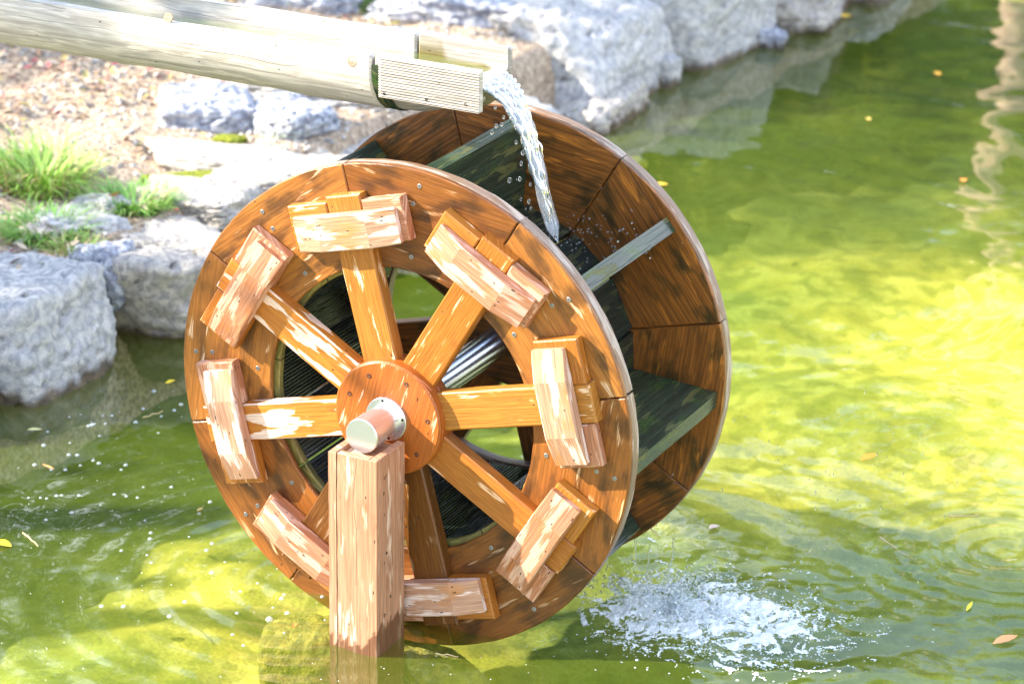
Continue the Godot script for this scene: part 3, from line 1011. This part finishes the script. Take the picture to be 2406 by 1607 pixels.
func support_post() -> void:
	var root := base("support_post", Vector3(0, -0.36, 0.165))
	tag(root, "square post of pale planks carrying the wheel's steel axle cap", "post")
	var top := AXLE - 0.037 + 0.36
	var z0 := -0.071
	var z1 := 0.071
	var stand := Transform3D(Basis(Vector3(1, 0, 0), Vector3(0, 0, -1), Vector3(0, 1, 0)), Vector3.ZERO)
	for s in [-1, 1]:
		var pl := node("side_plank", plank(Vector2(-0.069, z0) if s < 0 else Vector2(0.0475, z0), Vector2(-0.0475, z1) if s < 0 else Vector2(0.069, z1), top), M.post, root, stand)
		if s > 0:
			var hs := mb()
			hs.lathe([Vector2(0.0045, 0.0), Vector2(0.0035, 0.0005), Vector2(0.0, -0.001)], 10)
			for q in [[0.03, -0.06], [0.035, -0.10], [0.02, -0.27], [-0.03, -0.33], [0.0, -0.40], [0.03, -0.44]]:
				node("screw_hole", hs.done(), M.hole, pl, stand.affine_inverse() * Transform3D(Basis(Vector3(0, 0, -1), Vector3(0, 1, 0), Vector3(1, 0, 0)), Vector3(0.0692, top + q[1], q[0])))
	node("front_plank", plank(Vector2(-0.0460, z1 - 0.024), Vector2(0.0460, z1 - 0.0015), top - 0.001), M.post, root, stand)
	node("back_plank", plank(Vector2(-0.0460, z0 + 0.0015), Vector2(0.0460, z0 + 0.024), top - 0.012), M.post, root, stand)
	node("core", plank(Vector2(-0.0465, z0 + 0.026), Vector2(0.0465, z1 - 0.0255), top - 0.013), M.post, root, stand)


# An upright plank over that stretch of (x, z), its foot darkened by the water it drinks.
func plank(lo: Vector2, hi: Vector2, top: float) -> ArrayMesh:
	var b := mb(Vector3(0, 0, 1), 0.0008)
	var c := [Vector2(lo.x, -hi.y), Vector2(hi.x, -hi.y), Vector2(hi.x, -lo.y), Vector2(lo.x, -lo.y)]
	var p := PackedVector2Array()
	for i in 4:
		var n := maxi(1, int(c[i].distance_to(c[(i + 1) % 4]) / 0.007))
		for k in n:
			p.append(c[i].lerp(c[(i + 1) % 4], float(k) / n))
	b.prism(p, 0.0, top, 0.002, 110)
	for q in b.v:
		var line := 0.385 + 0.022 * soft.get_noise_2d(q.x * 60.0 + q.y * 60.0, 4.0) + 0.05 * smoothstep(0.03, 0.07, q.x)
		b.c.append(Color(0.38, 0.30, 0.22) if q.z < line else Color.WHITE)
	return b.done()


# ------------------------------------------------------------------ flume and falling water

func trough_section(r: float, rim: float, inner_w: float, depth: float) -> PackedVector2Array:
	# outline in (across, up), anticlockwise; the axis of the log is the origin
	var p := PackedVector2Array()
	var a0 := asin(rim / r)
	for i in 33:
		var a := lerpf(-PI - a0, a0, i / 32.0)
		p.append(Vector2(cos(a), sin(a)) * r)
	for i in 17:
		var a := lerpf(0.0, -PI, i / 16.0)
		var cx := signf(cos(a)) * pow(absf(cos(a)), 0.45)
		var cy := -pow(absf(sin(a)), 0.45)
		p.append(Vector2(cx * inner_w, rim + cy * depth))
	return p


# Green slime in the hollow, up to the level that the water reaches.
func algae(b: MB, lower := 0.0) -> void:
	for q in b.v:
		var inside := Vector2(q.x, q.y).length() < 0.118 and q.y > -0.09 and absf(q.x) < 0.108
		var line := -0.008 - 0.014 * smoothstep(-0.10, 0.10, q.z) + 0.004 * soft.get_noise_2d(q.z * 40.0, 2.0) - lower
		b.c.append(Color(0.42, 0.38, 0.10) if inside and q.y < line else Color.WHITE)


func flume() -> void:
	var y := AXLE + 0.832
	var z := -0.29
	var root := base("log_flume", Vector3(-1.6, y - 0.133, z))
	tag(root, "bleached hollow log flume carrying water to the top of the wheel", "flume")
	# local z of a prism runs along the world's x
	var lie := Transform3D(Basis(Vector3(0, 0, -1), Vector3(0, 1, 0), Vector3(1, 0, 0)), Vector3(1.6, 0.133, 0))
	var b := mb(Vector3(0, 0, 1), 0.004)
	b.jf = 5.0
	b.prism(trough_section(0.133, 0.034, 0.104, 0.10), -3.4, -0.172, 0.006, 40)
	algae(b, 0.03)
	var upper := node("upper_log", b.done(), M.flume, root, lie)
	b = mb(Vector3(0, 0, 1), 0.002)
	b.prism(trough_section(0.127, 0.036, 0.104, 0.098), -0.166, 0.098, 0.005, 12)
	for i in b.v.size():
		var q := b.v[i]
		if q.y < 0.0:          # sawn away underneath towards the mouth
			b.v[i] = Vector3(q.x, q.y * lerpf(1.0, 0.68, smoothstep(-0.10, 0.08, q.z)), q.z)
	algae(b)
	node("spout_log", b.done(), tinted(M.flume, Color(0.86, 0.85, 0.84)), root, lie)
	# knots in the near side of the log
	for q in [[-0.78, 0.36, 0.009], [-0.615, 0.24, 0.006], [-0.225, 0.10, 0.010]]:
		var k := mb()
		var s: float = q[2]
		k.lathe([Vector2(s * 1.5, -0.004), Vector2(s * 1.5, 0.0004), Vector2(s, 0.0008), Vector2(s * 0.55, 0.0002), Vector2(s * 0.4, 0.0008), Vector2(0.0, 0.0009)], 20)
		var d := Vector3(0, sin(q[1]), cos(q[1]))
		var t := Transform3D(Basis(Vector3(1, 0, 0), d.cross(Vector3(1, 0, 0)), d), Vector3(q[0] + 1.6, 0.133, 0) + d * 0.1325)
		node("knot", k.done(), tinted(M.flume, Color(0.80, 0.74, 0.66)), upper, lie.affine_inverse() * t)
	# ridged board that splices the two logs on the near side
	var rb := PackedVector2Array()
	var zb := 0.133
	var h0 := -0.060
	var h1 := 0.046
	rb.append(Vector2(-zb - 0.0005, h1))
	var n := 15
	for i in n:
		var f0 := lerpf(h1 - 0.004, h0, (i + 0.0) / n)
		var f1 := lerpf(h1 - 0.004, h0, (i + 0.42) / n)
		var f2 := lerpf(h1 - 0.004, h0, (i + 0.54) / n)
		var f3 := lerpf(h1 - 0.004, h0, (i + 0.88) / n)
		rb.append_array([Vector2(-zb - 0.022, f0), Vector2(-zb - 0.022, f1), Vector2(-zb - 0.0165, f2), Vector2(-zb - 0.0165, f3)])
	rb.append(Vector2(-zb - 0.022, h0))
	rb.append(Vector2(-zb - 0.0005, h0))
	b = mb(Vector3(0, 0, 1), 0.0)
	b.prism(rb, -0.137, 0.147, 0.0)
	var board := node("ridged_board", b.done(), M.board, root, lie)
	var nh := mb()
	nh.lathe([Vector2(0.004, 0.0), Vector2(0.003, 0.0006), Vector2(0.0, -0.001)], 10)
	for q in [[0.0, -0.046], [0.11, -0.042], [-0.12, -0.05]]:
		node("nail_hole", nh.done(), M.hole, board, lie.affine_inverse() * Transform3D(Basis(), Vector3(q[0] + 1.6, 0.133 + q[1], zb + 0.0222)))
	# dark mossy band under the joint
	b = mb(Vector3(1, 0, 0), 0.003)
	b.jf = 60.0
	var ring := PackedVector2Array()
	for i in 21:
		var a := lerpf(-PI - 0.1, 0.1, i / 20.0)
		ring.append(Vector2(cos(a), sin(a)) * 0.131)
	for i in 21:
		var a := lerpf(0.1, -PI - 0.1, i / 20.0)
		ring.append(Vector2(cos(a), sin(a)) * 0.1275)
	b.prism(ring, -0.171, -0.128, 0.001, 6)
	tag(node("joint_band", b.done(), M.moss, root, lie), "dark mossy band under the joint of the two logs")
	# moss line at the spout
	var w := mb()
	var rows := []
	for i in 60:
		var x := lerpf(-3.3, 0.10, i / 59.0)
		var row := PackedVector3Array()
		for j in 9:
			var zz := lerpf(-0.095, 0.095, j / 8.0)
			row.append(Vector3(x, y - 0.012 - 0.012 * smoothstep(-0.08, 0.10, x) + 0.0018 * soft.get_noise_2d(x * 30.0, zz * 40.0), z + zz))
		rows.append(row)
	rows.reverse()
	w.sheet(rows)
	tag(node("flume_water", w.done(), M.water), "clear shallow water running along the hollow of the log flume", "water")


func falling_water() -> void:
	# the curtain that leaves the spout and breaks into strands before it meets the paddle
	var z0 := -0.29
	var y0 := AXLE + 0.812
	var fall := base("falling_water", Vector3(0.1, y0 - 0.4, z0))
	tag(fall, "clear sheet of water pouring from the flume's mouth onto the wheel", "water")
	var film := StandardMaterial3D.new()
	film.transparency = BaseMaterial3D.TRANSPARENCY_ALPHA
	film.albedo_color = Color(0.93, 0.97, 1.0, 0.14)
	film.roughness = 0.04
	var strands := [[0.0, 0.080, 0.0075, 1.0, 0.42]]
	for k in 6:
		strands.append([lerpf(-0.078, 0.078, k / 5.0) + rng.randf_range(-0.006, 0.006), rng.randf_range(0.006, 0.013), rng.randf_range(0.006, 0.010), rng.randf_range(0.93, 1.05), 0.0])
	for s in strands.size():
		var b := mb()
		var q: Array = strands[s]
		var rows := []
		var nt := 90
		var last := 1.0 if s == 0 else rng.randf_range(0.7, 1.0)
		for i in nt + 1:
			var f := last * i / float(nt)
			var tt := -0.05 + 0.335 * f
			var vx: float = 0.68 * q[3]
			var tf := maxf(tt, 0.0)
			var wob := 0.010 * soft.get_noise_2d(f * 6.0, s * 7.0) * f
			var c := Vector3(0.098 + vx * tt + wob, y0 - 4.9 * tf * tf, z0)
			var dir := Vector3(vx, -9.8 * tf, 0).normalized()
			var up := Vector3(-dir.y, dir.x, 0)
			var pinch: float = smoothstep(0.0, 0.8, f)
			var cz: float = q[0] * lerpf(1.0, 0.36, pinch) + 0.012 * soft.get_noise_2d(f * 5.0 + 20.0, s * 5.0) * f
			var half_w: float = lerpf(q[1], q[1] * q[4], pinch) if s == 0 else q[1] * lerpf(1.2, 0.8, f)
			var half_t: float = q[2]
			var fade := 1.0
			if s > 0:
				fade = clampf(1.4 * absf(soft.get_noise_2d(f * 9.0 + 4.0, s * 9.0)) + 0.35 - 0.25 * smoothstep(0.7, 1.0, f), 0.12, 1.2)
			fade *= smoothstep(0.0, 0.06, (last - f) / last + 0.01)
			var row := PackedVector3Array()
			for k in 32:
				var a := TAU * k / 32
				var e := Vector2(cos(a), sin(a))
				var rip := 1.0 + 0.35 * soft.get_noise_3d(e.x * 7.0 + s * 10.0, e.y * 2.0, f * 3.0) + 0.18 * soft.get_noise_3d(e.x * 16.0, e.y * 4.0 + s * 5.0, f * 8.0) * (0.3 + f)
				row.append(c + Vector3(0, 0, cz + e.x * half_w * fade) + up * e.y * half_t * fade * rip)
			rows.append(row)
		b.sheet(rows, true)
		node("sheet" if s == 0 else "strand", b.done(), film if s == 0 else M.jet, fall, Transform3D(Basis(), -fall.position))
	# threads of water running off the lowest rear paddles
	for q in [[0.40, -0.60, 0.13, 0.004], [0.47, -0.52, 0.10, 0.003], [0.56, -0.47, 0.16, 0.0045], [0.36, -0.50, 0.09, 0.003]]:
		var d := mb()
		limb(d, Vector3(0, 0, 0), Vector3(0.01, q[2], 0), q[3], q[3] * 0.6, 0.006, q[0] * 40.0)
		tag(node("dripping_water", d.done(), M.jet, null, Transform3D(Basis(), Vector3(q[0], 0.0, q[1]))), "thin thread of water running off the wheel's lower right rim into the foam", "water", "threads of water under the wheel")
	# drops thrown off by the jet and by the wheel
	var ball := SphereMesh.new()
	ball.radius = 1.0
	ball.height = 2.0
	ball.radial_segments = 10
	ball.rings = 6
	var places := []
	for i in 40:
		var f := rng.randf()
		var tf := 0.30 * f
		var p := Vector3(0.10 + 0.72 * tf, y0 - 4.9 * tf * tf, z0 + rng.randf_range(0.02, 0.09)) + Vector3(rng.randfn() * 0.018 - 0.02 * f, rng.randfn() * 0.02, rng.randfn() * 0.012)
		places.append(Transform3D(Basis().scaled(Vector3(1, 1.5, 1) * rng.randf_range(0.0015, 0.005)), p))
	for i in 120:
		var p := Vector3(0.34 + rng.randfn() * 0.09, AXLE + 0.36 + absf(rng.randfn()) * 0.06, -0.42 + rng.randfn() * 0.08)
		places.append(Transform3D(Basis().scaled(Vector3.ONE * rng.randf_range(0.001, 0.0035)), p))
	for i in 160:
		var p := Vector3(rng.randf_range(0.55, 1.25), rng.randf_range(0.02, 0.6), rng.randf_range(-1.2, -0.1))
		places.append(Transform3D(Basis(Vector3(0, 0, 1), -0.25).scaled(Vector3(1, 2.4, 1) * rng.randf_range(0.0008, 0.0022)), p))
	tag(scatter("water_drops", ball, M.jet, places), "loose drops flying off the jet and the wheel", "water drops", "", "stuff")


# ------------------------------------------------------------------ grass, litter, moss

func tuft(at: Vector3, radius: float, tall: float, count: int, sd: int, tone: Color, label: String) -> void:
	var r := RandomNumberGenerator.new()
	r.seed = sd
	var b := mb()
	for i in int(count * 1.5):
		var a := r.randf() * TAU
		var d := radius * sqrt(r.randf()) * 0.7
		var p := Vector3(cos(a) * d, 0, sin(a) * d)
		p.y = bank_height(at.x + p.x, at.z + p.z) - at.y - 0.01
		var lean := Vector3(cos(a), 0, sin(a)).rotated(Vector3.UP, r.randf_range(-0.8, 0.8))
		var l := tall * r.randf_range(0.30, 1.1)
		var drop := r.randf_range(0.45, 1.15)
		var side := lean.cross(Vector3.UP).normalized()
		var w := r.randf_range(0.0018, 0.0046)
		var rows := []
		for j in 6:
			var s := j / 5.0
			var q := p + lean * l * (0.25 * s + 0.65 * drop * s * s) + Vector3.UP * l * (s - 0.62 * drop * s * s)
			var ww := w * (1.0 - s * s * 0.95)
			rows.append(PackedVector3Array([q - side * ww, q + side * ww]))
		b.sheet(rows)
		var k := r.randf_range(0.65, 1.35)
		var dry := 1.0 if r.randf() < 0.12 else 0.0
		var col := Color(tone.r * k, tone.g * k, tone.b * k).lerp(Color(0.55, 0.45, 0.22), dry)
		for j in 12:
			b.c.append(col)
	tag(node("grass_tuft", b.done(), M.blade, null, Transform3D(Basis(), at)), label, "grass")


func moss(at: Vector3, half: Vector3, turn: float, sd: float, label: String) -> void:
	tag(node("moss_patch", rock_mesh(half, 2.2, 1.6, sd, 40, 20), M.moss_green, null, Transform3D(Basis(Vector3.UP, deg_to_rad(turn)), at)), label, "moss")


func ground_cover() -> void:
	var g := Color(0.22, 0.42, 0.08)
	tuft(Vector3(-2.36, 0.28, -1.72), 0.22, 0.20, 480, 1, Color(0.28, 0.46, 0.08), "big bright grass tuft at the left edge of the bank")
	tuft(Vector3(-1.98, 0.27, -1.72), 0.17, 0.14, 420, 2, g, "middle grass tuft on the bank beside the orange leaf")
	tuft(Vector3(-2.08, 0.27, -1.36), 0.19, 0.13, 380, 3, g, "low grass tuft just above the big left boulder")
	tuft(Vector3(-1.90, 0.27, -1.26), 0.12, 0.08, 150, 4, Color(0.24, 0.36, 0.08), "thin yellowish grass above the small wedged stone")
	tuft(Vector3(-2.46, 0.30, -4.30), 0.20, 0.12, 260, 5, Color(0.20, 0.42, 0.05), "grass tuft at the top edge above the flume")
	tuft(Vector3(-1.93, 0.28, -2.55), 0.06, 0.11, 24, 6, Color(0.22, 0.34, 0.14), "few pale blades sprouting by the dark stone under the flume")
	tuft(Vector3(-2.02, 0.30, -4.62), 0.08, 0.07, 60, 7, Color(0.20, 0.40, 0.04), "tiny bright tuft on top of the largest far boulder")
	moss(Vector3(-2.33, 0.285, -2.36), Vector3(0.10, 0.02, 0.05), 30, 1.0, "olive moss cushion left of the dark speckled stone")
	moss(Vector3(-1.98, 0.275, -2.05), Vector3(0.15, 0.018, 0.045), 40, 2.0, "long yellow green moss strip above the middle grass tuft")
	moss(Vector3(-1.80, 0.285, -2.10), Vector3(0.10, 0.018, 0.04), 40, 3.0, "yellow moss strip on the sunlit slabs beside the wheel")
	moss(Vector3(-2.05, 0.30, -2.42), Vector3(0.05, 0.02, 0.04), 0, 4.0, "small green moss dot at the foot of the dark speckled stone")
	var leaf := leaf_mesh(0.04, 0.018, 0.006)
	var places := []
	var cols := []
	var tones := [Color(0.46, 0.33, 0.22), Color(0.34, 0.21, 0.13), Color(0.58, 0.46, 0.32), Color(0.42, 0.10, 0.10), Color(0.40, 0.26, 0.19), Color(0.54, 0.44, 0.14), Color(0.24, 0.17, 0.13), Color(0.42, 0.37, 0.31), Color(0.30, 0.20, 0.14)]
	var tries := 0
	while places.size() < 4800 and tries < 60000:
		tries += 1
		var x := rng.randf_range(-4.4, -1.75)
		var z := rng.randf_range(-5.0, -0.9)
		if x > shore(z) - 0.16:
			continue
		var dens := soft.get_noise_2d(x * 1.6 + 20.0, z * 1.6) * 1.1 + clampf((-x - 2.0) * 0.9, 0.0, 0.7)
		if rng.randf() > dens:
			continue
		var q := Basis.from_euler(Vector3(rng.randf_range(-0.5, 0.5), rng.randf() * TAU, rng.randf_range(-0.5, 0.5))).scaled(Vector3.ONE * rng.randf_range(0.5, 1.3))
		places.append(Transform3D(q, Vector3(x, bank_height(x, z) + rng.randf_range(0.002, 0.014), z)))
		var c: Color = tones[rng.randi() % tones.size()]
		var k := rng.randf_range(0.7, 1.2)
		cols.append(Color(c.r * k, c.g * k, c.b * k))
	tag(scatter("leaf_litter", leaf, M.litter, places, null, cols), "dry brown, pink and red leaf litter covering the bank", "leaf litter", "", "stuff")
	places = []
	cols = []
	var peb := rock_mesh(Vector3(0.01, 0.007, 0.009), 2.4, 1.5, 77.0, 10, 7)
	for i in 2600:
		var x := rng.randf_range(-3.6, -1.72)
		var z := rng.randf_range(-4.8, -0.7)
		if x > shore(z) - 0.12:
			continue
		var q := Basis.from_euler(Vector3(0, rng.randf() * TAU, 0)).scaled(Vector3.ONE * rng.randf_range(0.35, 1.2))
		places.append(Transform3D(q, Vector3(x, bank_height(x, z) + 0.001, z)))
		var k := rng.randf_range(0.22, 0.6)
		cols.append(Color(k, k * 0.93, k * 0.84))
	tag(scatter("pebbles", peb, M.litter, places, null, cols), "grit and small pebbles strewn over the bank", "pebbles", "", "stuff")
	var big := leaf_mesh(0.07, 0.045, 0.012)
	var one := node("fallen_leaf", tint_mesh(big, Color(0.72, 0.25, 0.06)), M.litter, null, Transform3D(Basis.from_euler(Vector3(-0.35, 0.8, 0.2)), Vector3(-2.05, 0.30, -1.70)))
	tag(one, "orange fallen leaf caught in the middle grass tuft", "leaf")
	one = node("fallen_leaf", tint_mesh(leaf_mesh(0.10, 0.03, 0.01), Color(0.70, 0.30, 0.14)), M.litter, null, Transform3D(Basis.from_euler(Vector3(-0.1, 1.2, 0.0)), Vector3(-1.84, 0.335, -2.95)))
	tag(one, "long rusty leaf on the pale stone under the flume's joint", "leaf")
	one = node("fallen_leaf", tint_mesh(leaf_mesh(0.13, 0.035, 0.01), Color(0.66, 0.40, 0.14)), M.litter, null, Transform3D(Basis.from_euler(Vector3(-0.3, 2.2, 0.0)), Vector3(-3.35, 0.37, -2.98)))
	tag(one, "ochre curled leaf at the left edge beneath the flume", "leaf")


func tint_mesh(m: ArrayMesh, c: Color) -> ArrayMesh:
	var a := m.surface_get_arrays(0)
	var cols := PackedColorArray()
	cols.resize(a[Mesh.ARRAY_VERTEX].size())
	cols.fill(c)
	a[Mesh.ARRAY_COLOR] = cols
	var o := ArrayMesh.new()
	o.add_surface_from_arrays(Mesh.PRIMITIVE_TRIANGLES, a)
	return o


# ------------------------------------------------------------------ foam, bubbles, leaves on the water

# above 0 where foam covers the water
func foam_at(x: float, z: float) -> float:
	var wx := x + 0.05 * soft.get_noise_2d(x * 6.0, z * 6.0 + 50.0)
	var wz := z + 0.05 * soft.get_noise_2d(x * 6.0 + 70.0, z * 6.0)
	var core := exp(-pow((wx - 0.76) / 0.20, 2.0) - pow((wz + 0.41) / 0.13, 2.0)) * 0.78
	var tail := exp(-pow((wx - 0.86) / 0.27, 2.0) - pow((wz + 0.30) / 0.23, 2.0))
	var web := absf(soft.get_noise_2d(wx * 8.0 + 3.0, wz * 9.0))
	var n := 0.5 * soft.get_noise_2d(wx * 11.0, wz * 13.0) + 0.45 * soft.get_noise_2d(wx * 31.0, wz * 31.0) + 0.3 * soft.get_noise_2d(wx * 75.0, wz * 75.0)
	core += exp(-pow((wx - 0.60) / 0.13, 2.0) - pow((wz + 0.27) / 0.12, 2.0)) * 0.46 + exp(-pow((wx - 0.50) / 0.10, 2.0) - pow((wz + 0.40) / 0.16, 2.0)) * 0.40 + exp(-pow((wx - 0.92) / 0.20, 2.0) - pow((wz + 0.20 + 0.25 * (wx - 0.9)) / 0.030, 2.0)) * 0.36
	return core + 0.72 * tail * smoothstep(0.18, 0.02, web) - 0.36 + n * 0.68


func floating_things() -> void:
	var ball := SphereMesh.new()
	ball.radius = 1.0
	ball.height = 2.0
	ball.radial_segments = 10
	ball.rings = 6
	var places := []
	var tries := 0
	# a crust of joined bubbles where the foam is thick, with loose bubbles round its edges
	var cell := FastNoiseLite.new()
	cell.seed = 9
	cell.noise_type = FastNoiseLite.TYPE_CELLULAR
	cell.frequency = 1.0
	cell.fractal_type = FastNoiseLite.FRACTAL_NONE
	cell.cellular_return_type = FastNoiseLite.RETURN_DISTANCE
	var fm := mb()
	var nx := 230
	var nzz := 190
	var px := PackedVector3Array()
	var mask := PackedFloat32Array()
	for j in nzz + 1:
		for i in nx + 1:
			var x := 0.36 + 0.0036 * i
			var z := -0.78 + 0.0036 * j
			var m := foam_at(x, z)
			mask.append(m)
			var cd := cell.get_noise_2d(x * 130.0, z * 130.0) + 1.0
			px.append(Vector3(x, water_height(x, z) + 0.0008 + clampf(m, 0.0, 0.5) * 0.003 + 0.0022 * (1.0 - cd), z))
	var rid := {}
	for j in nzz:
		for i in nx:
			var a := j * (nx + 1) + i
			if mask[a] > 0.0 and mask[a + 1] > 0.0 and mask[a + nx + 1] > 0.0 and mask[a + nx + 2] > 0.0:
				for q in [a, a + 1, a + nx + 1, a + nx + 2]:
					if not rid.has(q):
						rid[q] = fm.v.size()
						fm.v.append(px[q])
						fm.t.append(Vector2.ZERO)
						var col_: int = q % (nx + 1)
						var lft: Vector3 = px[q - 1] if col_ > 0 else px[q]
						var rgt: Vector3 = px[q + 1] if col_ < nx else px[q]
						var bck: Vector3 = px[q - nx - 1] if q > nx else px[q]
						var frt: Vector3 = px[q + nx + 1] if q + nx + 1 < px.size() else px[q]
						fm.n.append((frt - bck).cross(rgt - lft).normalized())
				fm.ix.append_array([rid[a], rid[a + 1], rid[a + nx + 1], rid[a + 1], rid[a + nx + 2], rid[a + nx + 1]])
	tag(node("foam", fm.done(), M.foam), "white foam boiling on the water where the wheel empties its buckets", "foam", "", "stuff")
	while places.size() < 5200 and tries < 200000:
		tries += 1
		var x := 0.76 + rng.randfn() * 0.22
		var z := -0.40 + rng.randfn() * 0.18
		if x < 0.36:
			continue
		var want := exp(-pow(foam_at(x, z) / 0.16, 2.0)) * exp(-pow((x - 0.76) / 0.34, 2.0) - pow((z + 0.40) / 0.26, 2.0))
		if rng.randf() > want:
			continue
		var s := rng.randf_range(0.0009, 0.0032) * (1.7 if rng.randf() < 0.05 else 1.0)
		places.append(Transform3D(Basis().scaled(Vector3(s, s * 0.55, s)), Vector3(x, water_height(x, z), z)))
	tag(scatter("foam_bubbles", ball, M.bubble, places), "small bubbles fringing the foam under the wheel", "bubbles", "", "stuff")
	places = []
	for i in 1100:
		var a := rng.randf() * TAU
		var x := 0.60 + cos(a) * absf(rng.randfn()) * 0.15
		var z := -0.40 + sin(a) * absf(rng.randfn()) * 0.13
		var s := rng.randf_range(0.0015, 0.006)
		places.append(Transform3D(Basis().scaled(Vector3.ONE * s), Vector3(x, water_height(x, z) + absf(rng.randfn()) * 0.018, z)))
	tag(scatter("splash_drops", ball, M.jet, places), "clear drops thrown up by the splash under the wheel", "splash", "", "stuff")
	places = []
	for i in 380:
		var x := rng.randf_range(-1.6, 0.5)
		var z := rng.randf_range(-1.0, 0.75)
		if x < shore(z) + 0.05:
			continue
		var s := rng.randf_range(0.0007, 0.0018)
		places.append(Transform3D(Basis().scaled(Vector3(s, s * 0.5, s)), Vector3(x, water_height(x, z), z)))
	tag(scatter("specks", ball, M.foam, places), "tiny pale specks of froth drifting on the pond", "froth", "", "stuff")
	# single bubbles: half shells with a bright rim
	var bm := mb()
	var prof := []
	for i in 9:
		var a := deg_to_rad(90.0 * i / 8.0)
		prof.append(Vector2(cos(a), sin(a) * 0.8))
	bm.lathe([Vector2(1.06, 0.0), Vector2(1.02, 0.09), Vector2(0.98, 0.06)], 18)
	bm.lathe(prof, 18)
	var shell := bm.done()
	var up := Transform3D(Basis(Vector3(1, 0, 0), -PI / 2), Vector3.ZERO)
	var first: MeshInstance3D = null
	for i in 84:
		var clump: Array = [[-1.45, -0.62], [-1.30, -0.40], [-1.18, -0.12], [-0.98, -0.30], [-1.38, -0.85], [-0.70, -0.05]][i % 6]
		var x: float = clump[0] + rng.randfn() * 0.075
		var z: float = clump[1] + rng.randfn() * 0.085
		if i > 56:
			x = rng.randf_range(-0.7, -0.05)
			z = rng.randf_range(-0.15, 0.35)
		if x < shore(z) + 0.06:
			continue
		var s := rng.randf_range(0.003, 0.0068) * (1.6 if rng.randf() < 0.12 else 1.0)
		var t := Transform3D(Basis().scaled(Vector3.ONE * s), Vector3(x, water_height(x, z), z)) * up
		if first == null:
			first = node("bubble", shell, M.bubble, null, t)
			tag(first, "small clear air bubble floating on the water left of the wheel", "bubble", "bubbles drifting left of the wheel")
		else:
			var o: MeshInstance3D = first.duplicate()
			o.name = numbered("bubble")
			o.transform = t
			add_child(o)
	var spots := [
		[-1.40, -1.02, 0.035, 0.020, Color(0.85, 0.60, 0.03), "round yellow leaf on dark water left of the wheel"],
		[-1.52, -0.54, 0.045, 0.022, Color(0.62, 0.60, 0.24), "pale green oval leaf among the bubbles near the left rocks"],
		[-1.12, 0.16, 0.055, 0.035, Color(0.90, 0.62, 0.02), "bright yellow leaf at the left edge of the water"],
		[-1.32, -0.32, 0.045, 0.012, Color(0.70, 0.38, 0.12), "narrow brown leaf floating among the left bubbles"],
		[0.70, -1.53, 0.060, 0.030, Color(0.85, 0.36, 0.04), "orange leaf floating right of the wheel's rim"],
		[0.52, -0.90, 0.045, 0.024, Color(0.72, 0.52, 0.40), "pale curled leaf behind the foam"],
		[1.42, -0.60, 0.075, 0.034, Color(0.90, 0.42, 0.16), "forked orange leaf at the lower right edge"],
		[1.30, -0.74, 0.05, 0.012, Color(0.85, 0.70, 0.05), "thin yellow leaf in the sky's reflection at the lower right"],
		[-0.85, -3.57, 0.055, 0.032, Color(0.90, 0.58, 0.06), "golden leaf near the wheel's upper right rim"],
		[-0.51, -4.75, 0.05, 0.02, Color(0.70, 0.50, 0.12), "small tan leaf on the water in front of the far boulders"],
		[-0.49, -5.52, 0.10, 0.035, Color(0.85, 0.45, 0.05), "long orange leaf far out at the upper right"],
		[-1.18, -6.10, 0.08, 0.045, Color(0.90, 0.55, 0.05), "yellow leaf beside the pinkish boulder at the top"],
		[0.09, -4.20, 0.055, 0.03, Color(0.80, 0.30, 0.05), "red orange leaf alone in the green reflection"],
		[-1.18, -0.84, 0.05, 0.035, Color(0.80, 0.22, 0.03), "red leaf touching the left edge of the wheel"],
		[-0.21, 0.17, 0.03, 0.012, Color(0.85, 0.22, 0.05), "tiny red leaf left of the post at the waterline"],
		[-0.80, -0.30, 0.035, 0.012, Color(0.75, 0.50, 0.15), "small tan leaf in the rippled yellow water"],
		[-0.20, -6.40, 0.07, 0.03, Color(0.88, 0.52, 0.05), "farthest golden leaf at the top right"],
	]
	for q in spots:
		var l: float = q[2]
		var t := Transform3D(Basis.from_euler(Vector3(0, rng.randf() * TAU, 0)), Vector3(q[0], water_height(q[0], q[1]) + 0.002, q[1]))
		tag(node("floating_leaf", tint_mesh(leaf_mesh(l, q[3], l * 0.12), q[4]), M.litter, null, t), q[5], "leaf")
	var sticks := [
		[-1.30, -0.80, 0.075, 70.0, "white straw floating near the left boulders"],
		[-1.10, 0.10, 0.10, -30.0, "thin brown twig beside the bright yellow leaf"],
		[-0.30, -0.02, 0.07, -20.0, "pale stem floating left of the post"],
		[0.22, 0.14, 0.06, 10.0, "short straw right of the post"],
		[1.00, -1.02, 0.16, -35.0, "long pale straw in the ripples at the right"],
		[1.10, -1.30, 0.09, 25.0, "white straw above the ring ripples"],
		[0.36, -0.80, 0.10, -40.0, "straw hanging at the wheel's lower right rim"],
	]
	for q in sticks:
		var b := mb()
		var l: float = q[2]
		limb(b, Vector3(-l / 2, 0, 0), Vector3(l / 2, 0, 0), 0.0022, 0.0014, 0.006, l * 90.0)
		tag(node("straw", b.done(), plain(Color(0.82, 0.72, 0.52), 0.7), null, Transform3D(Basis(Vector3.UP, deg_to_rad(q[3])), Vector3(q[0], water_height(q[0], q[1]) + 0.001, q[1]))), q[4], "straw")
